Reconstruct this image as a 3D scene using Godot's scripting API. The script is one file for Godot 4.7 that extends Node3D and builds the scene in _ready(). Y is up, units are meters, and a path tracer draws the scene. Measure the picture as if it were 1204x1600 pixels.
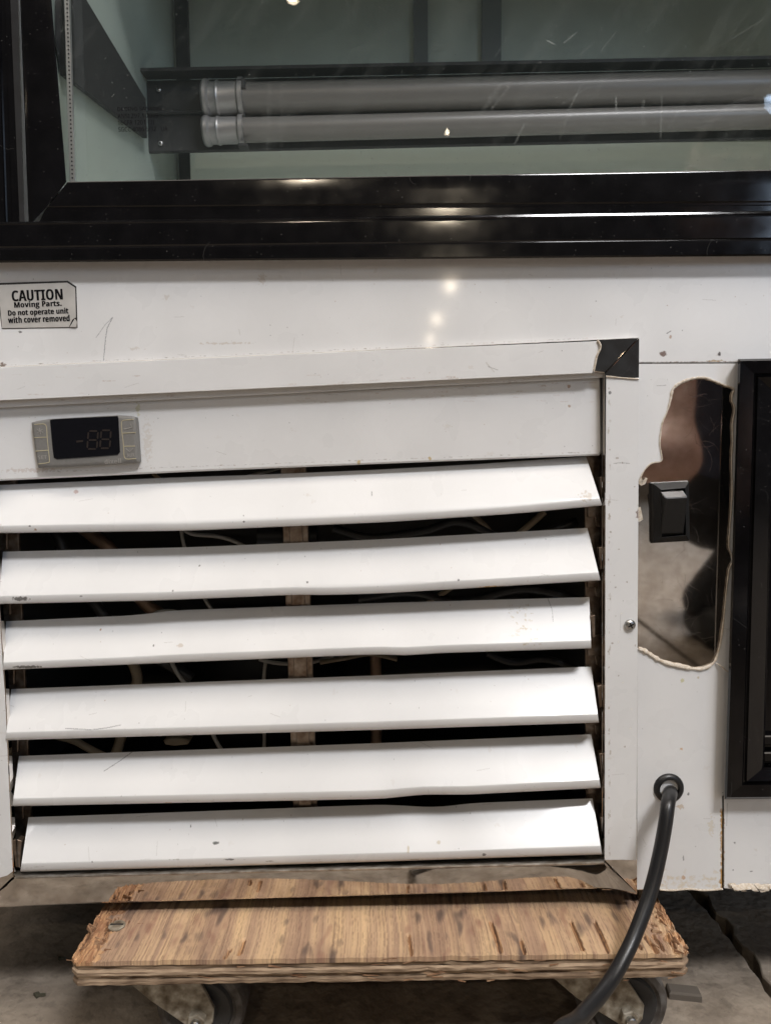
extends Node3D
# Lower front of a refrigerated display case standing on a plywood dolly.
# Front face of the case: plane z = 0, floor: y = 0, metres.

const FOCAL := 1155.0                       # focal length in pixels of the 1204 x 1600 photograph
const EYE := Vector3(0.0, 0.425, 0.512)
var turn := Basis()
var rng := RandomNumberGenerator.new()
var M := {}
var marks: Image
const MARK_SIDE := 2048
const MARK_SPAN := 0.64

# ---------------------------------------------------------------- mesh collector
class Shape:
	var v := PackedVector3Array()
	var t := PackedInt32Array()
	func add(p: Vector3) -> int:
		v.append(p)
		return v.size() - 1
	func tri(a: int, b: int, c: int) -> void:
		t.append(a); t.append(b); t.append(c)
	func quad(a: int, b: int, c: int, d: int) -> void:
		tri(a, b, c); tri(a, c, d)
	func quad_at(a: Vector3, b: Vector3, c: Vector3, d: Vector3) -> void:
		quad(add(a), add(b), add(c), add(d))
	# rows of equal length joined into a surface; around = each row is a closed ring
	func loft(rows: Array, around := true, caps := true, loop := false) -> void:
		var n: int = rows[0].size()
		var first := v.size()
		for r in rows:
			for p in r: add(p)
		var rc := rows.size()
		for i in (rc if loop else rc - 1):
			for k in (n if around else n - 1):
				var i2 := (i + 1) % rc
				var k2 := (k + 1) % n
				quad(first + i * n + k, first + i2 * n + k, first + i2 * n + k2, first + i * n + k2)
		if around and caps and not loop:
			for e in [0, rc - 1]:
				var mid := Vector3.ZERO
				for p in rows[e]: mid += p
				var c := add(mid / n)
				for k in n:
					var a: int = first + e * n + k
					var b: int = first + e * n + (k + 1) % n
					if e == 0: tri(c, a, b)
					else: tri(c, b, a)
	func box(lo: Vector3, hi: Vector3) -> void:
		var b := []
		for s in [lo.y, hi.y]:
			b.append([Vector3(lo.x, s, lo.z), Vector3(hi.x, s, lo.z), Vector3(hi.x, s, hi.z), Vector3(lo.x, s, hi.z)])
		loft(b)
	func commit(crease_deg := 35.0, oriented := true) -> ArrayMesh:
		var weld := {}
		var id := PackedInt32Array()
		id.resize(v.size())
		for i in v.size():
			var key := Vector3i((v[i] * 200000.0).round())
			if not weld.has(key): weld[key] = weld.size()
			id[i] = weld[key]
		var vol := 0.0
		var count := t.size() / 3
		for f in count:
			vol += v[t[f * 3]].dot(v[t[f * 3 + 1]].cross(v[t[f * 3 + 2]]))
		if oriented and vol > 0.0:            # Godot's front faces run clockwise
			for f in count:
				var s := t[f * 3 + 1]
				t[f * 3 + 1] = t[f * 3 + 2]
				t[f * 3 + 2] = s
		var fn := PackedVector3Array()
		fn.resize(count)
		var near := []
		near.resize(weld.size())
		for i in near.size(): near[i] = PackedInt32Array()
		for f in count:
			var a := v[t[f * 3]]
			fn[f] = (v[t[f * 3 + 2]] - a).cross(v[t[f * 3 + 1]] - a)
			for k in 3: near[id[t[f * 3 + k]]].append(f)
		var lim := cos(deg_to_rad(crease_deg))
		var P := PackedVector3Array()
		var N := PackedVector3Array()
		var U := PackedVector2Array()
		var U2 := PackedVector2Array()
		for f in count:
			if fn[f].length_squared() < 1e-24: continue
			var own := fn[f].normalized()
			for k in 3:
				var p := v[t[f * 3 + k]]
				var n := Vector3.ZERO
				for o in near[id[t[f * 3 + k]]]:
					if fn[o].length_squared() > 1e-24 and fn[o].normalized().dot(own) > lim: n += fn[o]
				P.append(p)
				N.append(n.normalized() if n.length_squared() > 0.0 else own)
				U.append(Vector2(p.x, p.z))
				U2.append(Vector2((p.x + 0.32) / 0.64, (0.70 - p.y) / 0.64))
		var arrays := []
		arrays.resize(Mesh.ARRAY_MAX)
		arrays[Mesh.ARRAY_VERTEX] = P
		arrays[Mesh.ARRAY_NORMAL] = N
		arrays[Mesh.ARRAY_TEX_UV] = U
		arrays[Mesh.ARRAY_TEX_UV2] = U2
		var m := ArrayMesh.new()
		m.add_surface_from_arrays(Mesh.PRIMITIVE_TRIANGLES, arrays)
		return m

# ---------------------------------------------------------------- placing
func on_z(px: float, py: float, z := 0.0) -> Vector3:      # the point of the plane z that the photograph shows at px, py
	var d := turn * Vector3((px - 602.0) / FOCAL, (800.0 - py) / FOCAL, -1.0)
	return EYE + d * ((z - EYE.z) / d.z)

func on_y(px: float, py: float, y := 0.0) -> Vector3:
	var d := turn * Vector3((px - 602.0) / FOCAL, (800.0 - py) / FOCAL, -1.0)
	return EYE + d * ((y - EYE.y) / d.y)

func on_x(px: float, py: float, x := 0.0) -> Vector3:
	var d := turn * Vector3((px - 602.0) / FOCAL, (800.0 - py) / FOCAL, -1.0)
	return EYE + d * ((x - EYE.x) / d.x)

func put(called: String, mesh: Mesh, mat: Material, parent: Node = self) -> MeshInstance3D:
	var o := MeshInstance3D.new()
	o.name = called
	o.mesh = mesh
	o.material_override = mat
	parent.add_child(o, true)
	return o

func thing(called: String, label: String, category: String, at := Vector3.ZERO, group := "") -> Node3D:
	var o := Node3D.new()
	o.name = called
	add_child(o, true)
	o.position = at
	tag(o, label, category, group)
	return o

func part(called: String, parent: Node, label := "") -> Node3D:
	var o := Node3D.new()
	o.name = called
	parent.add_child(o, true)
	if label: o.set_meta("label", label)
	return o

func tag(o: Node, label: String, category: String, group := "") -> void:
	o.set_meta("label", label)
	o.set_meta("category", category)
	if group: o.set_meta("group", group)

# ---------------------------------------------------------------- shapes
func inset(ring: PackedVector2Array, by: float) -> PackedVector2Array:
	var n := ring.size()
	var area := 0.0
	for i in n: area += ring[i].cross(ring[(i + 1) % n])
	var s := 1.0 if area > 0.0 else -1.0
	var out := PackedVector2Array()
	for i in n:
		var a := (ring[i] - ring[(i + n - 1) % n]).normalized()
		var b := (ring[(i + 1) % n] - ring[i]).normalized()
		var na := Vector2(-a.y, a.x) * s
		var nb := Vector2(-b.y, b.x) * s
		var m := (na + nb)
		m = m / maxf(0.5, m.length_squared() * 0.5)
		out.append(ring[i] + m * by)
	return out

func fill(st: Shape, ring: PackedVector2Array, z: float, flip: bool) -> void:
	var tri := Geometry2D.triangulate_polygon(ring)
	var first := st.v.size()
	for p in ring: st.add(Vector3(p.x, p.y, z))
	for i in range(0, tri.size(), 3):
		if flip: st.tri(first + tri[i], first + tri[i + 2], first + tri[i + 1])
		else: st.tri(first + tri[i], first + tri[i + 1], first + tri[i + 2])

func slab_shape(ring: PackedVector2Array, z: float, thick: float, bevel: float) -> Shape:
	var st := Shape.new()
	var area := 0.0
	for i in ring.size(): area += ring[i].cross(ring[(i + 1) % ring.size()])
	if area < 0.0: ring.reverse()
	var small := inset(ring, bevel) if bevel > 0.0 else ring
	var back := PackedVector3Array()
	var mid := PackedVector3Array()
	var front := PackedVector3Array()
	for i in ring.size():
		back.append(Vector3(ring[i].x, ring[i].y, z - thick))
		mid.append(Vector3(ring[i].x, ring[i].y, z - bevel))
		front.append(Vector3(small[i].x, small[i].y, z))
	st.loft([back, mid, front] if bevel > 0.0 else [back, front], true, false)
	# loft above runs back -> front; fills close it
	fill(st, small, z, false)
	fill(st, ring, z - thick, true)
	# make the sides agree with the fills: sides of a counter-clockwise ring, back to front, face outwards when reversed
	return st

func plate(called: String, mat: Material, parent: Node, px: Array, z: float, thick := 0.001, bevel := 0.0003) -> MeshInstance3D:
	var ring := PackedVector2Array()
	for p in px:
		var q := on_z(p[0], p[1], z)
		ring.append(Vector2(q.x, q.y))
	return put(called, slab_shape(ring, z, thick, bevel).commit(20.0), mat, parent)

func bar(called: String, mat: Material, parent: Node, a: Array, b: Array, crease := 30.0) -> MeshInstance3D:
	# two ends of a moulding, each a closed profile of [px, py, z]
	var st := Shape.new()
	var rows := []
	for e in [a, b]:
		var r := PackedVector3Array()
		for p in e: r.append(on_z(p[0], p[1], p[2]))
		rows.append(r)
	# a few stations between the ends
	var all := []
	for k in 9:
		var r := PackedVector3Array()
		for i in rows[0].size(): r.append(rows[0][i].lerp(rows[1][i], k / 8.0))
		all.append(r)
	st.loft(all)
	return put(called, st.commit(crease), mat, parent)

func smooth_path(pts: Array, per := 6) -> PackedVector3Array:
	var out := PackedVector3Array()
	for i in pts.size() - 1:
		var p0: Vector3 = pts[maxi(i - 1, 0)]
		var p1: Vector3 = pts[i]
		var p2: Vector3 = pts[i + 1]
		var p3: Vector3 = pts[mini(i + 2, pts.size() - 1)]
		for k in per: out.append(p1.cubic_interpolate(p2, p0, p3, k / float(per)))
	out.append(pts[-1])
	return out

func tube_shape(path: PackedVector3Array, radius, segs := 10, flat := 1.0) -> Shape:
	var st := Shape.new()
	var rows := []
	var n := Vector3.UP
	for i in path.size():
		var d := (path[mini(i + 1, path.size() - 1)] - path[maxi(i - 1, 0)]).normalized()
		if i == 0: n = Vector3(0.31, 0.2, 0.93).cross(d).normalized()
		n = (n - d * n.dot(d)).normalized()
		var b := d.cross(n)
		var r: float = radius[i] if radius is Array else radius
		var ring := PackedVector3Array()
		for k in segs:
			var a := TAU * k / segs
			ring.append(path[i] + n * cos(a) * r + b * sin(a) * r * flat)
		rows.append(ring)
	st.loft(rows)
	return st

func lathe_shape(profile: Array, segs := 32, axis := Basis(), at := Vector3.ZERO) -> Shape:
	# profile of [radius, height]; height runs along the local z of axis
	var st := Shape.new()
	var rows := []
	for p in profile:
		var ring := PackedVector3Array()
		for k in segs:
			var a := TAU * k / segs
			ring.append(at + axis * Vector3(cos(a) * p[0], sin(a) * p[0], p[1]))
		rows.append(ring)
	st.loft(rows)
	return st

func words(text: String, mat: Material, parent: Node, cx: float, cy: float, width: float, z: float, bold := true, tall := 0.0, slope := -0.02, serif := false) -> MeshInstance3D:
	var f := SystemFont.new()
	f.font_names = PackedStringArray(["Droid Serif" if serif else "Droid Sans"])
	f.font_weight = 700 if bold else 400
	var m := TextMesh.new()
	m.text = text
	m.font = f
	m.font_size = 64
	m.pixel_size = 0.01
	m.depth = 0.004
	m.curve_step = 1.5
	var o := put("lettering", m, mat, parent)
	var box := m.get_aabb()
	var mm := on_z(cx + width / 2, cy, z).x - on_z(cx - width / 2, cy, z).x
	var sx := mm / box.size.x
	var sy := sx
	if tall > 0.0: sy = (on_z(cx, cy - tall / 2, z).y - on_z(cx, cy + tall / 2, z).y) / box.size.y
	var c := box.get_center()
	o.basis = Basis(Vector3.BACK, -slope) * Basis.from_scale(Vector3(sx, sy, 0.02))
	o.position = on_z(cx, cy, z) - o.basis * c
	return o

# gouges torn into the face veneer of the dolly: from, to, half width in tenths of a millimetre
const GOUGES := [[766, 1441, 781, 1486, 17], [891, 1441, 909, 1484, 15], [928, 1441, 948, 1485, 15], [812, 1470, 818, 1487, 14], [380, 1470, 374, 1490, 16], [637, 1462, 642, 1490, 12], [1005, 1462, 1024, 1484, 16], [1018, 1460, 1034, 1480, 14], [1040, 1460, 1052, 1478, 18], [985, 1466, 1000, 1480, 12], [358, 1484, 352, 1494, 16], [150, 1440, 128, 1480, 22], [172, 1436, 162, 1470, 18]]

# ---------------------------------------------------------------- materials
func noise_texture(freq: float, low: Color, high: Color, side := 512, kind := FastNoiseLite.TYPE_SIMPLEX_SMOOTH, oct := 4, sd := 1, mid = null) -> NoiseTexture2D:
	var n := FastNoiseLite.new()
	n.noise_type = kind
	n.frequency = freq
	n.fractal_octaves = oct
	n.seed = sd
	var t := NoiseTexture2D.new()
	t.width = side
	t.height = side
	t.seamless = true
	t.noise = n
	var g := Gradient.new()
	g.set_color(0, low)
	g.set_color(1, high)
	if mid != null: g.add_point(0.5, mid)
	t.color_ramp = g
	return t

func bump_texture(freq: float, strength: float, side := 512, oct := 3, sd := 3) -> NoiseTexture2D:
	var n := FastNoiseLite.new()
	n.frequency = freq
	n.fractal_octaves = oct
	n.seed = sd
	var t := NoiseTexture2D.new()
	t.width = side
	t.height = side
	t.seamless = true
	t.noise = n
	t.as_normal_map = true
	t.bump_strength = strength
	return t

func lin(r: float, g: float, b: float) -> Color:
	return Color(r, g, b).linear_to_srgb()

func mat(called: String, c: Color, rough := 0.5, metal := 0.0) -> StandardMaterial3D:
	var m := StandardMaterial3D.new()
	m.resource_name = called
	m.albedo_color = c
	m.roughness = rough
	m.metallic = metal
	M[called] = m
	return m

func tri(m: StandardMaterial3D, scale: Vector3) -> void:
	m.uv1_triplanar = true
	m.uv1_world_triplanar = true
	m.uv1_scale = scale
	m.uv1_triplanar_sharpness = 4.0

func texel(px: float, py: float) -> Vector2:
	var p := on_z(px, py, 0.0)
	return Vector2((p.x + 0.32) / MARK_SPAN, (0.70 - p.y) / MARK_SPAN) * MARK_SIDE

func dab(x: int, y: int, c: Color, a: float) -> void:
	if x < 0 or y < 0 or x >= MARK_SIDE or y >= MARK_SIDE or a <= 0.0: return
	var o := marks.get_pixel(x, y)
	var na := a + o.a * (1.0 - a)
	var r := c.lerp(o, (o.a * (1.0 - a)) / maxf(na, 0.0001))
	r.a = na
	marks.set_pixel(x, y, r)

func scratch(pts: Array, width: float, c: Color, a := 0.9) -> void:
	for i in pts.size() - 1:
		var p := texel(pts[i][0], pts[i][1])
		var q := texel(pts[i + 1][0], pts[i + 1][1])
		var n := int(p.distance_to(q) * 1.5) + 1
		for k in n:
			var m := p.lerp(q, k / float(n)) + Vector2(rng.randf() - 0.5, rng.randf() - 0.5) * 0.6
			var r := width * rng.randf_range(0.6, 1.2)
			for dx in range(-int(r) - 1, int(r) + 2):
				for dy in range(-int(r) - 1, int(r) + 2):
					var d := Vector2(dx, dy).length()
					dab(int(m.x) + dx, int(m.y) + dy, c, clampf(r + 0.5 - d, 0.0, 1.0) * a * rng.randf_range(0.5, 1.0))

func blotch(px: float, py: float, rx: float, ry: float, c: Color, a: float, ragged := 0.5, sd := 0) -> void:
	var n := FastNoiseLite.new()
	n.seed = sd + int(px * 7 + py)
	n.frequency = 0.11
	var m := texel(px, py)
	var sx := rx * 1.42
	var sy := ry * 1.42
	for dx in range(-int(sx * 1.5) - 1, int(sx * 1.5) + 2):
		for dy in range(-int(sy * 1.5) - 1, int(sy * 1.5) + 2):
			var d := Vector2(dx / sx, dy / sy).length()
			var e := 1.0 - d + n.get_noise_2d(m.x + dx, m.y + dy) * ragged * 1.6
			dab(int(m.x) + dx, int(m.y) + dy, c, clampf(e * 4.0, 0.0, 1.0) * a * rng.randf_range(0.75, 1.0))

func make_marks() -> void:
	marks = Image.create(MARK_SIDE, MARK_SIDE, false, Image.FORMAT_RGBA8)
	marks.fill(Color(0.45, 0.40, 0.34, 0.0))
	var dark := Color(0.16, 0.15, 0.15)
	var rust := Color(0.58, 0.40, 0.22)
	var tan_ := Color(0.66, 0.58, 0.47)
	# scattered pin specks, dust and light rubs over all the film
	for i in 420:
		var px := rng.randf_range(-40, 1240)
		var py := rng.randf_range(405, 1395)
		blotch(px, py, rng.randf_range(0.5, 1.1), rng.randf_range(0.5, 1.1), dark if rng.randf() < 0.6 else rust, rng.randf_range(0.25, 0.7), 0.3, i)
	for i in 70:
		var px := rng.randf_range(-40, 1240)
		var py := rng.randf_range(405, 1395)
		blotch(px, py, rng.randf_range(2, 6), rng.randf_range(1.5, 4), tan_, rng.randf_range(0.06, 0.20), 0.9, i)
	for i in 60:
		var px := rng.randf_range(-40, 1200)
		var py := rng.randf_range(410, 1380)
		var l := rng.randf_range(5, 26)
		var an := rng.randf_range(-0.4, 0.4) + (1.4 if rng.randf() < 0.3 else 0.0)
		scratch([[px, py], [px + l * cos(an), py + l * sin(an)]], 0.35, Color(0.5, 0.48, 0.46), 0.4)
	# grime gathered in the lines between pieces: broken, not even
	for seg in [[0, 571, 930, 528], [0, 740, 930, 706], [1000, 566, 1150, 565]]:
		for i in 150:
			var f := rng.randf()
			var px: float = lerpf(seg[0], seg[2], f)
			var py: float = lerpf(seg[1], seg[3], f)
			blotch(px, py, rng.randf_range(0.8, 3.0), rng.randf_range(0.4, 1.0), rust.lerp(dark, rng.randf()), rng.randf_range(0.1, 0.4), 0.6, i)
	# upper panel
	scratch([[176, 496], [168, 512], [165, 530], [162, 564]], 0.7, Color(0.32, 0.33, 0.38), 0.85)
	scratch([[176, 496], [164, 508], [155, 521], [150, 528]], 0.5, Color(0.36, 0.36, 0.40), 0.7)
	blotch(32, 519, 3, 2, dark, 0.95); blotch(5, 571, 5, 4, rust.darkened(0.4), 0.9)
	blotch(409, 436, 6, 7, tan_, 0.35, 0.9); blotch(260, 465, 5, 4, tan_, 0.3, 0.9); blotch(212, 545, 12, 2, tan_, 0.3, 0.9); blotch(355, 536, 34, 1.5, tan_, 0.4, 0.9)
	scratch([[757, 568], [770, 583]], 0.9, Color(0.75, 0.74, 0.72), 0.8); scratch([[760, 574], [776, 580]], 0.6, Color(0.45, 0.44, 0.43), 0.7)
	blotch(1036, 553, 6, 4.4, Color(0.42, 0.32, 0.28), 1.0, 0.25); blotch(1123, 553, 3, 3.5, Color(0.22, 0.18, 0.18), 1.0, 0.3)
	scratch([[1041, 521], [1048, 517]], 0.8, dark, 0.8); blotch(1046, 526, 2, 3, rust, 0.7)
	blotch(1115, 564, 12, 1.3, Color(0.62, 0.48, 0.22), 0.8, 0.8)
	scratch([[1025, 603], [1040, 602]], 0.5, dark, 0.6)
	# header plate
	blotch(213, 639, 3, 10, Color(0.66, 0.66, 0.42), 0.5, 0.8); blotch(560, 722, 3, 4, Color(0.74, 0.62, 0.30), 0.8); blotch(672, 717, 3, 3, Color(0.74, 0.62, 0.30), 0.8)
	blotch(890, 603, 3, 3, rust, 0.8); blotch(891, 634, 2.5, 2, rust, 0.7); blotch(228, 690, 6, 28, tan_, 0.25, 1.0); blotch(45, 735, 40, 3, rust, 0.3, 1.0)
	for i in 60: blotch(rng.randf_range(-10, 935), rng.randf_range(0, 4) + lerpf(627, 586, rng.randf()), rng.randf_range(3, 12), 0.8, rust, rng.randf_range(0.1, 0.35), 0.9, i)
	# slats
	blotch(112, 770, 4, 3, Color(0.62, 0.36, 0.26), 0.55); blotch(64, 826, 3, 2, rust, 0.8); blotch(56, 820, 1.6, 1.2, dark, 0.9)
	blotch(385, 813, 2, 1.5, dark, 0.9); blotch(383, 804, 1.3, 1.3, dark, 0.8); blotch(580, 772, 1, 4, dark, 0.8)
	blotch(911, 775, 8, 7, tan_, 0.5, 1.0)
	blotch(41, 932, 13, 4, Color(0.34, 0.33, 0.32), 1.0, 0.5); blotch(765, 915, 21, 3, Color(0.78, 0.60, 0.24), 0.95, 0.35)
	blotch(310, 885, 1.6, 1.6, dark, 0.9); blotch(482, 907, 1.7, 1.5, dark, 0.9); blotch(276, 920, 1.5, 1.5, dark, 0.8); blotch(135, 928, 3, 1, dark, 0.7); blotch(714, 903, 1.7, 1.5, dark, 0.9)
	blotch(52, 1037, 24, 2.8, Color(0.36, 0.35, 0.33), 1.0, 0.35); blotch(152, 987, 1.8, 1.6, rust, 0.9); blotch(242, 1007, 1.6, 1.4, dark, 0.9); blotch(284, 1006, 5, 3, tan_, 0.5); blotch(328, 1033, 4, 2, rust, 0.6)
	for i in 46: blotch(rng.randf_range(795, 842), rng.randf_range(948, 1004), rng.randf_range(0.8, 4), rng.randf_range(0.6, 2), Color(0.70, 0.62, 0.46), rng.randf_range(0.2, 0.6), 1.0, i)
	scratch([[861, 940], [865, 955], [864, 972]], 0.5, dark, 0.8)
	scratch([[110, 1132], [150, 1133], [172, 1131], [195, 1127]], 0.6, Color(0.26, 0.26, 0.30), 0.8)
	scratch([[160, 1208], [180, 1197], [197, 1186], [211, 1176]], 0.6, Color(0.28, 0.27, 0.28), 0.85)
	blotch(338, 1315, 6, 2, Color(0.24, 0.26, 0.24), 0.95, 0.3); blotch(362, 1333, 9, 1.6, Color(0.22, 0.24, 0.23), 0.9, 0.4); blotch(511, 1265, 2.5, 3, Color(0.45, 0.30, 0.16), 0.9); blotch(753, 1325, 3, 3, dark, 0.8)
	blotch(295, 1298, 1.2, 2.5, dark, 0.8); blotch(152, 1336, 1.5, 1.5, dark, 0.8); blotch(620, 1136, 12, 1.5, Color(0.80, 0.68, 0.40), 0.6, 0.9); blotch(268, 1247, 6, 1.6, Color(0.78, 0.56, 0.3), 0.8); blotch(450, 1245, 8, 1.5, Color(0.78, 0.6, 0.4), 0.6); blotch(190, 1252, 5, 1.3, Color(0.78, 0.6, 0.35), 0.7)
	blotch(637, 1319, 2, 4, Color(0.7, 0.62, 0.45), 0.6); blotch(684, 1311, 3, 2, Color(0.7, 0.64, 0.5), 0.6)
	for i in 40: blotch(rng.randf_range(20, 935), lerpf(1355, 1333, rng.randf()) - rng.randf_range(0, 5), rng.randf_range(1, 10), 0.8, Color(0.5, 0.47, 0.42), rng.randf_range(0.2, 0.6), 0.9, i)
	# right strip and switch panel
	for i in 34: blotch(rng.randf_range(946, 996), rng.randf_range(680, 1330), rng.randf_range(0.8, 2.4), rng.randf_range(0.8, 2.2), Color(0.55, 0.48, 0.42) if rng.randf() < 0.5 else Color(0.92, 0.91, 0.88), 0.7, 0.6, i)
	for i in 50: blotch(947 + rng.randf_range(-1, 2), rng.randf_range(600, 1330), 1.2, rng.randf_range(1, 5), Color(0.6, 0.54, 0.46), rng.randf_range(0.2, 0.6), 0.8, i)
	scratch([[954, 724], [966, 723], [979, 724]], 0.6, Color(0.35, 0.33, 0.32), 0.7); blotch(948, 615, 2, 3, dark, 0.8)
	blotch(993, 803, 4, 8, Color(0.45, 0.36, 0.32), 0.9, 0.7)
	blotch(1065, 1063, 3, 4, Color(0.72, 0.70, 0.34), 0.6); blotch(1090, 1059, 2, 2, Color(0.7, 0.62, 0.34), 0.6); blotch(1064, 1170, 3, 2, Color(0.75, 0.55, 0.25), 0.8); blotch(1062, 1261, 6, 3, Color(0.72, 0.6, 0.44), 0.6, 0.9); blotch(1067, 1371, 4, 4, Color(0.72, 0.52, 0.26), 0.7)
	blotch(1074, 1240, 1.5, 3, dark, 0.8); blotch(1067, 1340, 1.5, 5, dark, 0.6); blotch(1110, 1290, 4, 14, Color(0.80, 0.75, 0.64), 0.5, 1.0)
	for i in 60: blotch(rng.randf_range(1030, 1128), 1386 - absf(rng.randfn(0, 10)), rng.randf_range(1, 5), rng.randf_range(1, 4), Color(0.80, 0.74, 0.62), rng.randf_range(0.15, 0.5), 1.0, i)
	for i in 80: blotch(1127 + rng.randfn(0, 1.0), rng.randf_range(1262, 1388), rng.randf_range(0.8, 2.4), rng.randf_range(2, 7), Color(0.66, 0.49, 0.20), rng.randf_range(0.3, 0.8), 0.9, i)
	blotch(1147, 1317, 1.6, 2.4, dark, 0.9); blotch(1144, 1359, 1.3, 1.6, dark, 0.8); blotch(1172, 1361, 3, 1, dark, 0.8); scratch([[1135, 1255], [1134, 1290]], 0.5, dark, 0.5)

func make_materials() -> void:
	var m := mat("white_film", Color.WHITE, 0.36)
	m.albedo_texture = noise_texture(0.006, lin(0.70, 0.70, 0.70), lin(0.77, 0.77, 0.77), 512)
	tri(m, Vector3(3, 3, 3))
	m.metallic_specular = 0.4
	m.clearcoat_enabled = true
	m.clearcoat = 0.25
	m.clearcoat_roughness = 0.07
	m.normal_enabled = true
	m.normal_texture = bump_texture(0.008, 3.0)
	m.normal_scale = 0.05
	m.detail_enabled = true
	m.detail_blend_mode = BaseMaterial3D.BLEND_MODE_MIX
	m.detail_albedo = ImageTexture.create_from_image(marks)
	m.detail_uv_layer = BaseMaterial3D.DETAIL_UV_2
	m.roughness_texture = noise_texture(0.012, Color(0.65, 0.65, 0.65), Color(1, 1, 1), 512, FastNoiseLite.TYPE_SIMPLEX_SMOOTH, 5, 9)

	m = mat("torn_film", lin(0.74, 0.70, 0.64), 0.6)
	m.albedo_texture = noise_texture(0.05, Color(0.80, 0.74, 0.66), Color(1, 1, 1), 256)
	tri(m, Vector3(30, 30, 30))

	m = mat("mirror_steel", lin(0.76, 0.735, 0.71), 0.22, 1.0)
	m.roughness_texture = scratch_texture()
	m.normal_enabled = true
	m.normal_texture = bump_texture(0.006, 2.0, 512, 2, 8)
	m.normal_scale = 0.03
	m.albedo_texture = noise_texture(0.02, Color(0.86, 0.84, 0.82), Color(1, 1, 1), 512, FastNoiseLite.TYPE_SIMPLEX_SMOOTH, 5, 14)
	tri(m, Vector3(6, 6, 6))

	m = mat("satin_steel", lin(0.66, 0.64, 0.61), 0.36, 0.7)
	m.albedo_texture = noise_texture(0.03, Color(0.62, 0.58, 0.53), Color(1, 1, 1), 256, FastNoiseLite.TYPE_SIMPLEX_SMOOTH, 5, 15)
	tri(m, Vector3(9, 9, 9))

	m = mat("bracket_steel", lin(0.42, 0.37, 0.32), 0.35, 0.85)
	m.albedo_texture = noise_texture(0.03, Color(0.60, 0.52, 0.46), Color(1, 1, 1), 256)
	tri(m, Vector3(12, 12, 12))

	m = mat("black_frame", lin(0.006, 0.0055, 0.006), 0.14)
	m.roughness_texture = noise_texture(0.02, Color(0.55, 0.55, 0.55), Color(1, 1, 1), 512, FastNoiseLite.TYPE_SIMPLEX_SMOOTH, 5, 21)
	m.albedo_texture = noise_texture(0.03, Color(0.7, 0.7, 0.7), Color(1, 1, 1), 256)
	tri(m, Vector3(5, 5, 5))

	m.detail_enabled = true
	m.detail_blend_mode = BaseMaterial3D.BLEND_MODE_MIX
	m.detail_albedo = dust_texture()
	m.detail_uv_layer = BaseMaterial3D.DETAIL_UV_2
	m.uv2_triplanar = true
	m.uv2_world_triplanar = true
	m.uv2_scale = Vector3(3, 3, 3)

	mat("dark_cavity", lin(0.018, 0.017, 0.016), 0.8)
	mat("bay_primer", lin(0.11, 0.108, 0.105), 0.7)
	m = mat("dark_plastic", lin(0.009, 0.0093, 0.010), 0.5)
	m.albedo_texture = noise_texture(0.04, Color(0.8, 0.8, 0.8), Color(1, 1, 1), 256)
	tri(m, Vector3(25, 25, 25))
	m = mat("cord_rubber", lin(0.014, 0.014, 0.015), 0.42)
	m.roughness_texture = noise_texture(0.05, Color(0.7, 0.7, 0.7), Color(1, 1, 1), 256)
	tri(m, Vector3(12, 12, 12))
	m = mat("grey_plastic", lin(0.205, 0.20, 0.19), 0.5)
	m.albedo_texture = noise_texture(0.05, Color(0.92, 0.92, 0.92), Color(1, 1, 1), 256)
	tri(m, Vector3(30, 30, 30))
	mat("groove_ivory", lin(0.46, 0.41, 0.27), 0.5)
	mat("emboss_grey", lin(0.30, 0.29, 0.27), 0.45)
	mat("screen_black", lin(0.006, 0.006, 0.008), 0.12)
	mat("unlit_segment", lin(0.022, 0.016, 0.014), 0.4)
	mat("print_black", lin(0.008, 0.007, 0.008), 0.9)
	M.print_black.metallic_specular = 0.2
	m = mat("sticker_silver", lin(0.55, 0.53, 0.50), 0.38)
	m.albedo_texture = noise_texture(0.02, Color(0.90, 0.90, 0.90), Color(1, 1, 1), 256)
	tri(m, Vector3(10, 10, 10))
	m = mat("screw_zinc", lin(0.5, 0.5, 0.49), 0.3, 1.0)
	m = mat("glass", Color(0.9, 1.0, 0.96, 0.004), 0.0)
	m.transparency = BaseMaterial3D.TRANSPARENCY_ALPHA
	m = mat("spacer_alloy", lin(0.55, 0.56, 0.55), 0.35, 0.8)
	m = mat("case_liner", lin(0.33, 0.385, 0.345), 0.45)
	m.albedo_texture = noise_texture(0.008, Color(0.92, 0.92, 0.92), Color(1, 1, 1), 256)
	tri(m, Vector3(3, 3, 3))
	mat("reflection_grey", lin(0.085, 0.10, 0.10), 0.5)  # flat grey of the bars that imitate reflections in the glass
	mat("lit_strip_pale", lin(0.66, 0.73, 0.65), 0.4)  # pale so that the foot of the rear wall looks lit
	mat("liner_white", lin(0.74, 0.76, 0.73), 0.4)
	mat("dark_steel", lin(0.012, 0.0125, 0.013), 0.65)
	mat("lamp_tube_off", lin(0.14, 0.132, 0.12), 0.35)
	mat("socket_alloy", lin(0.28, 0.275, 0.27), 0.4, 0.6)
	mat("wire_white", lin(0.42, 0.40, 0.36), 0.5)
	mat("wire_tan", lin(0.34, 0.27, 0.18), 0.5)
	mat("wire_black", lin(0.03, 0.03, 0.03), 0.4)
	m = mat("copper", lin(0.33, 0.22, 0.15), 0.5, 0.6)

	# plywood
	m = mat("plywood_face", Color.WHITE, 0.75)
	m.albedo_texture = plywood_texture()
	m.uv1_scale = Vector3(1.0 / 0.56, 1.0 / 0.56, 1)
	m.uv1_offset = Vector3(0.5, 0.5, 0)
	m.heightmap_enabled = true
	m.heightmap_texture = m.albedo_texture
	m.heightmap_scale = 0.12
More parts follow.
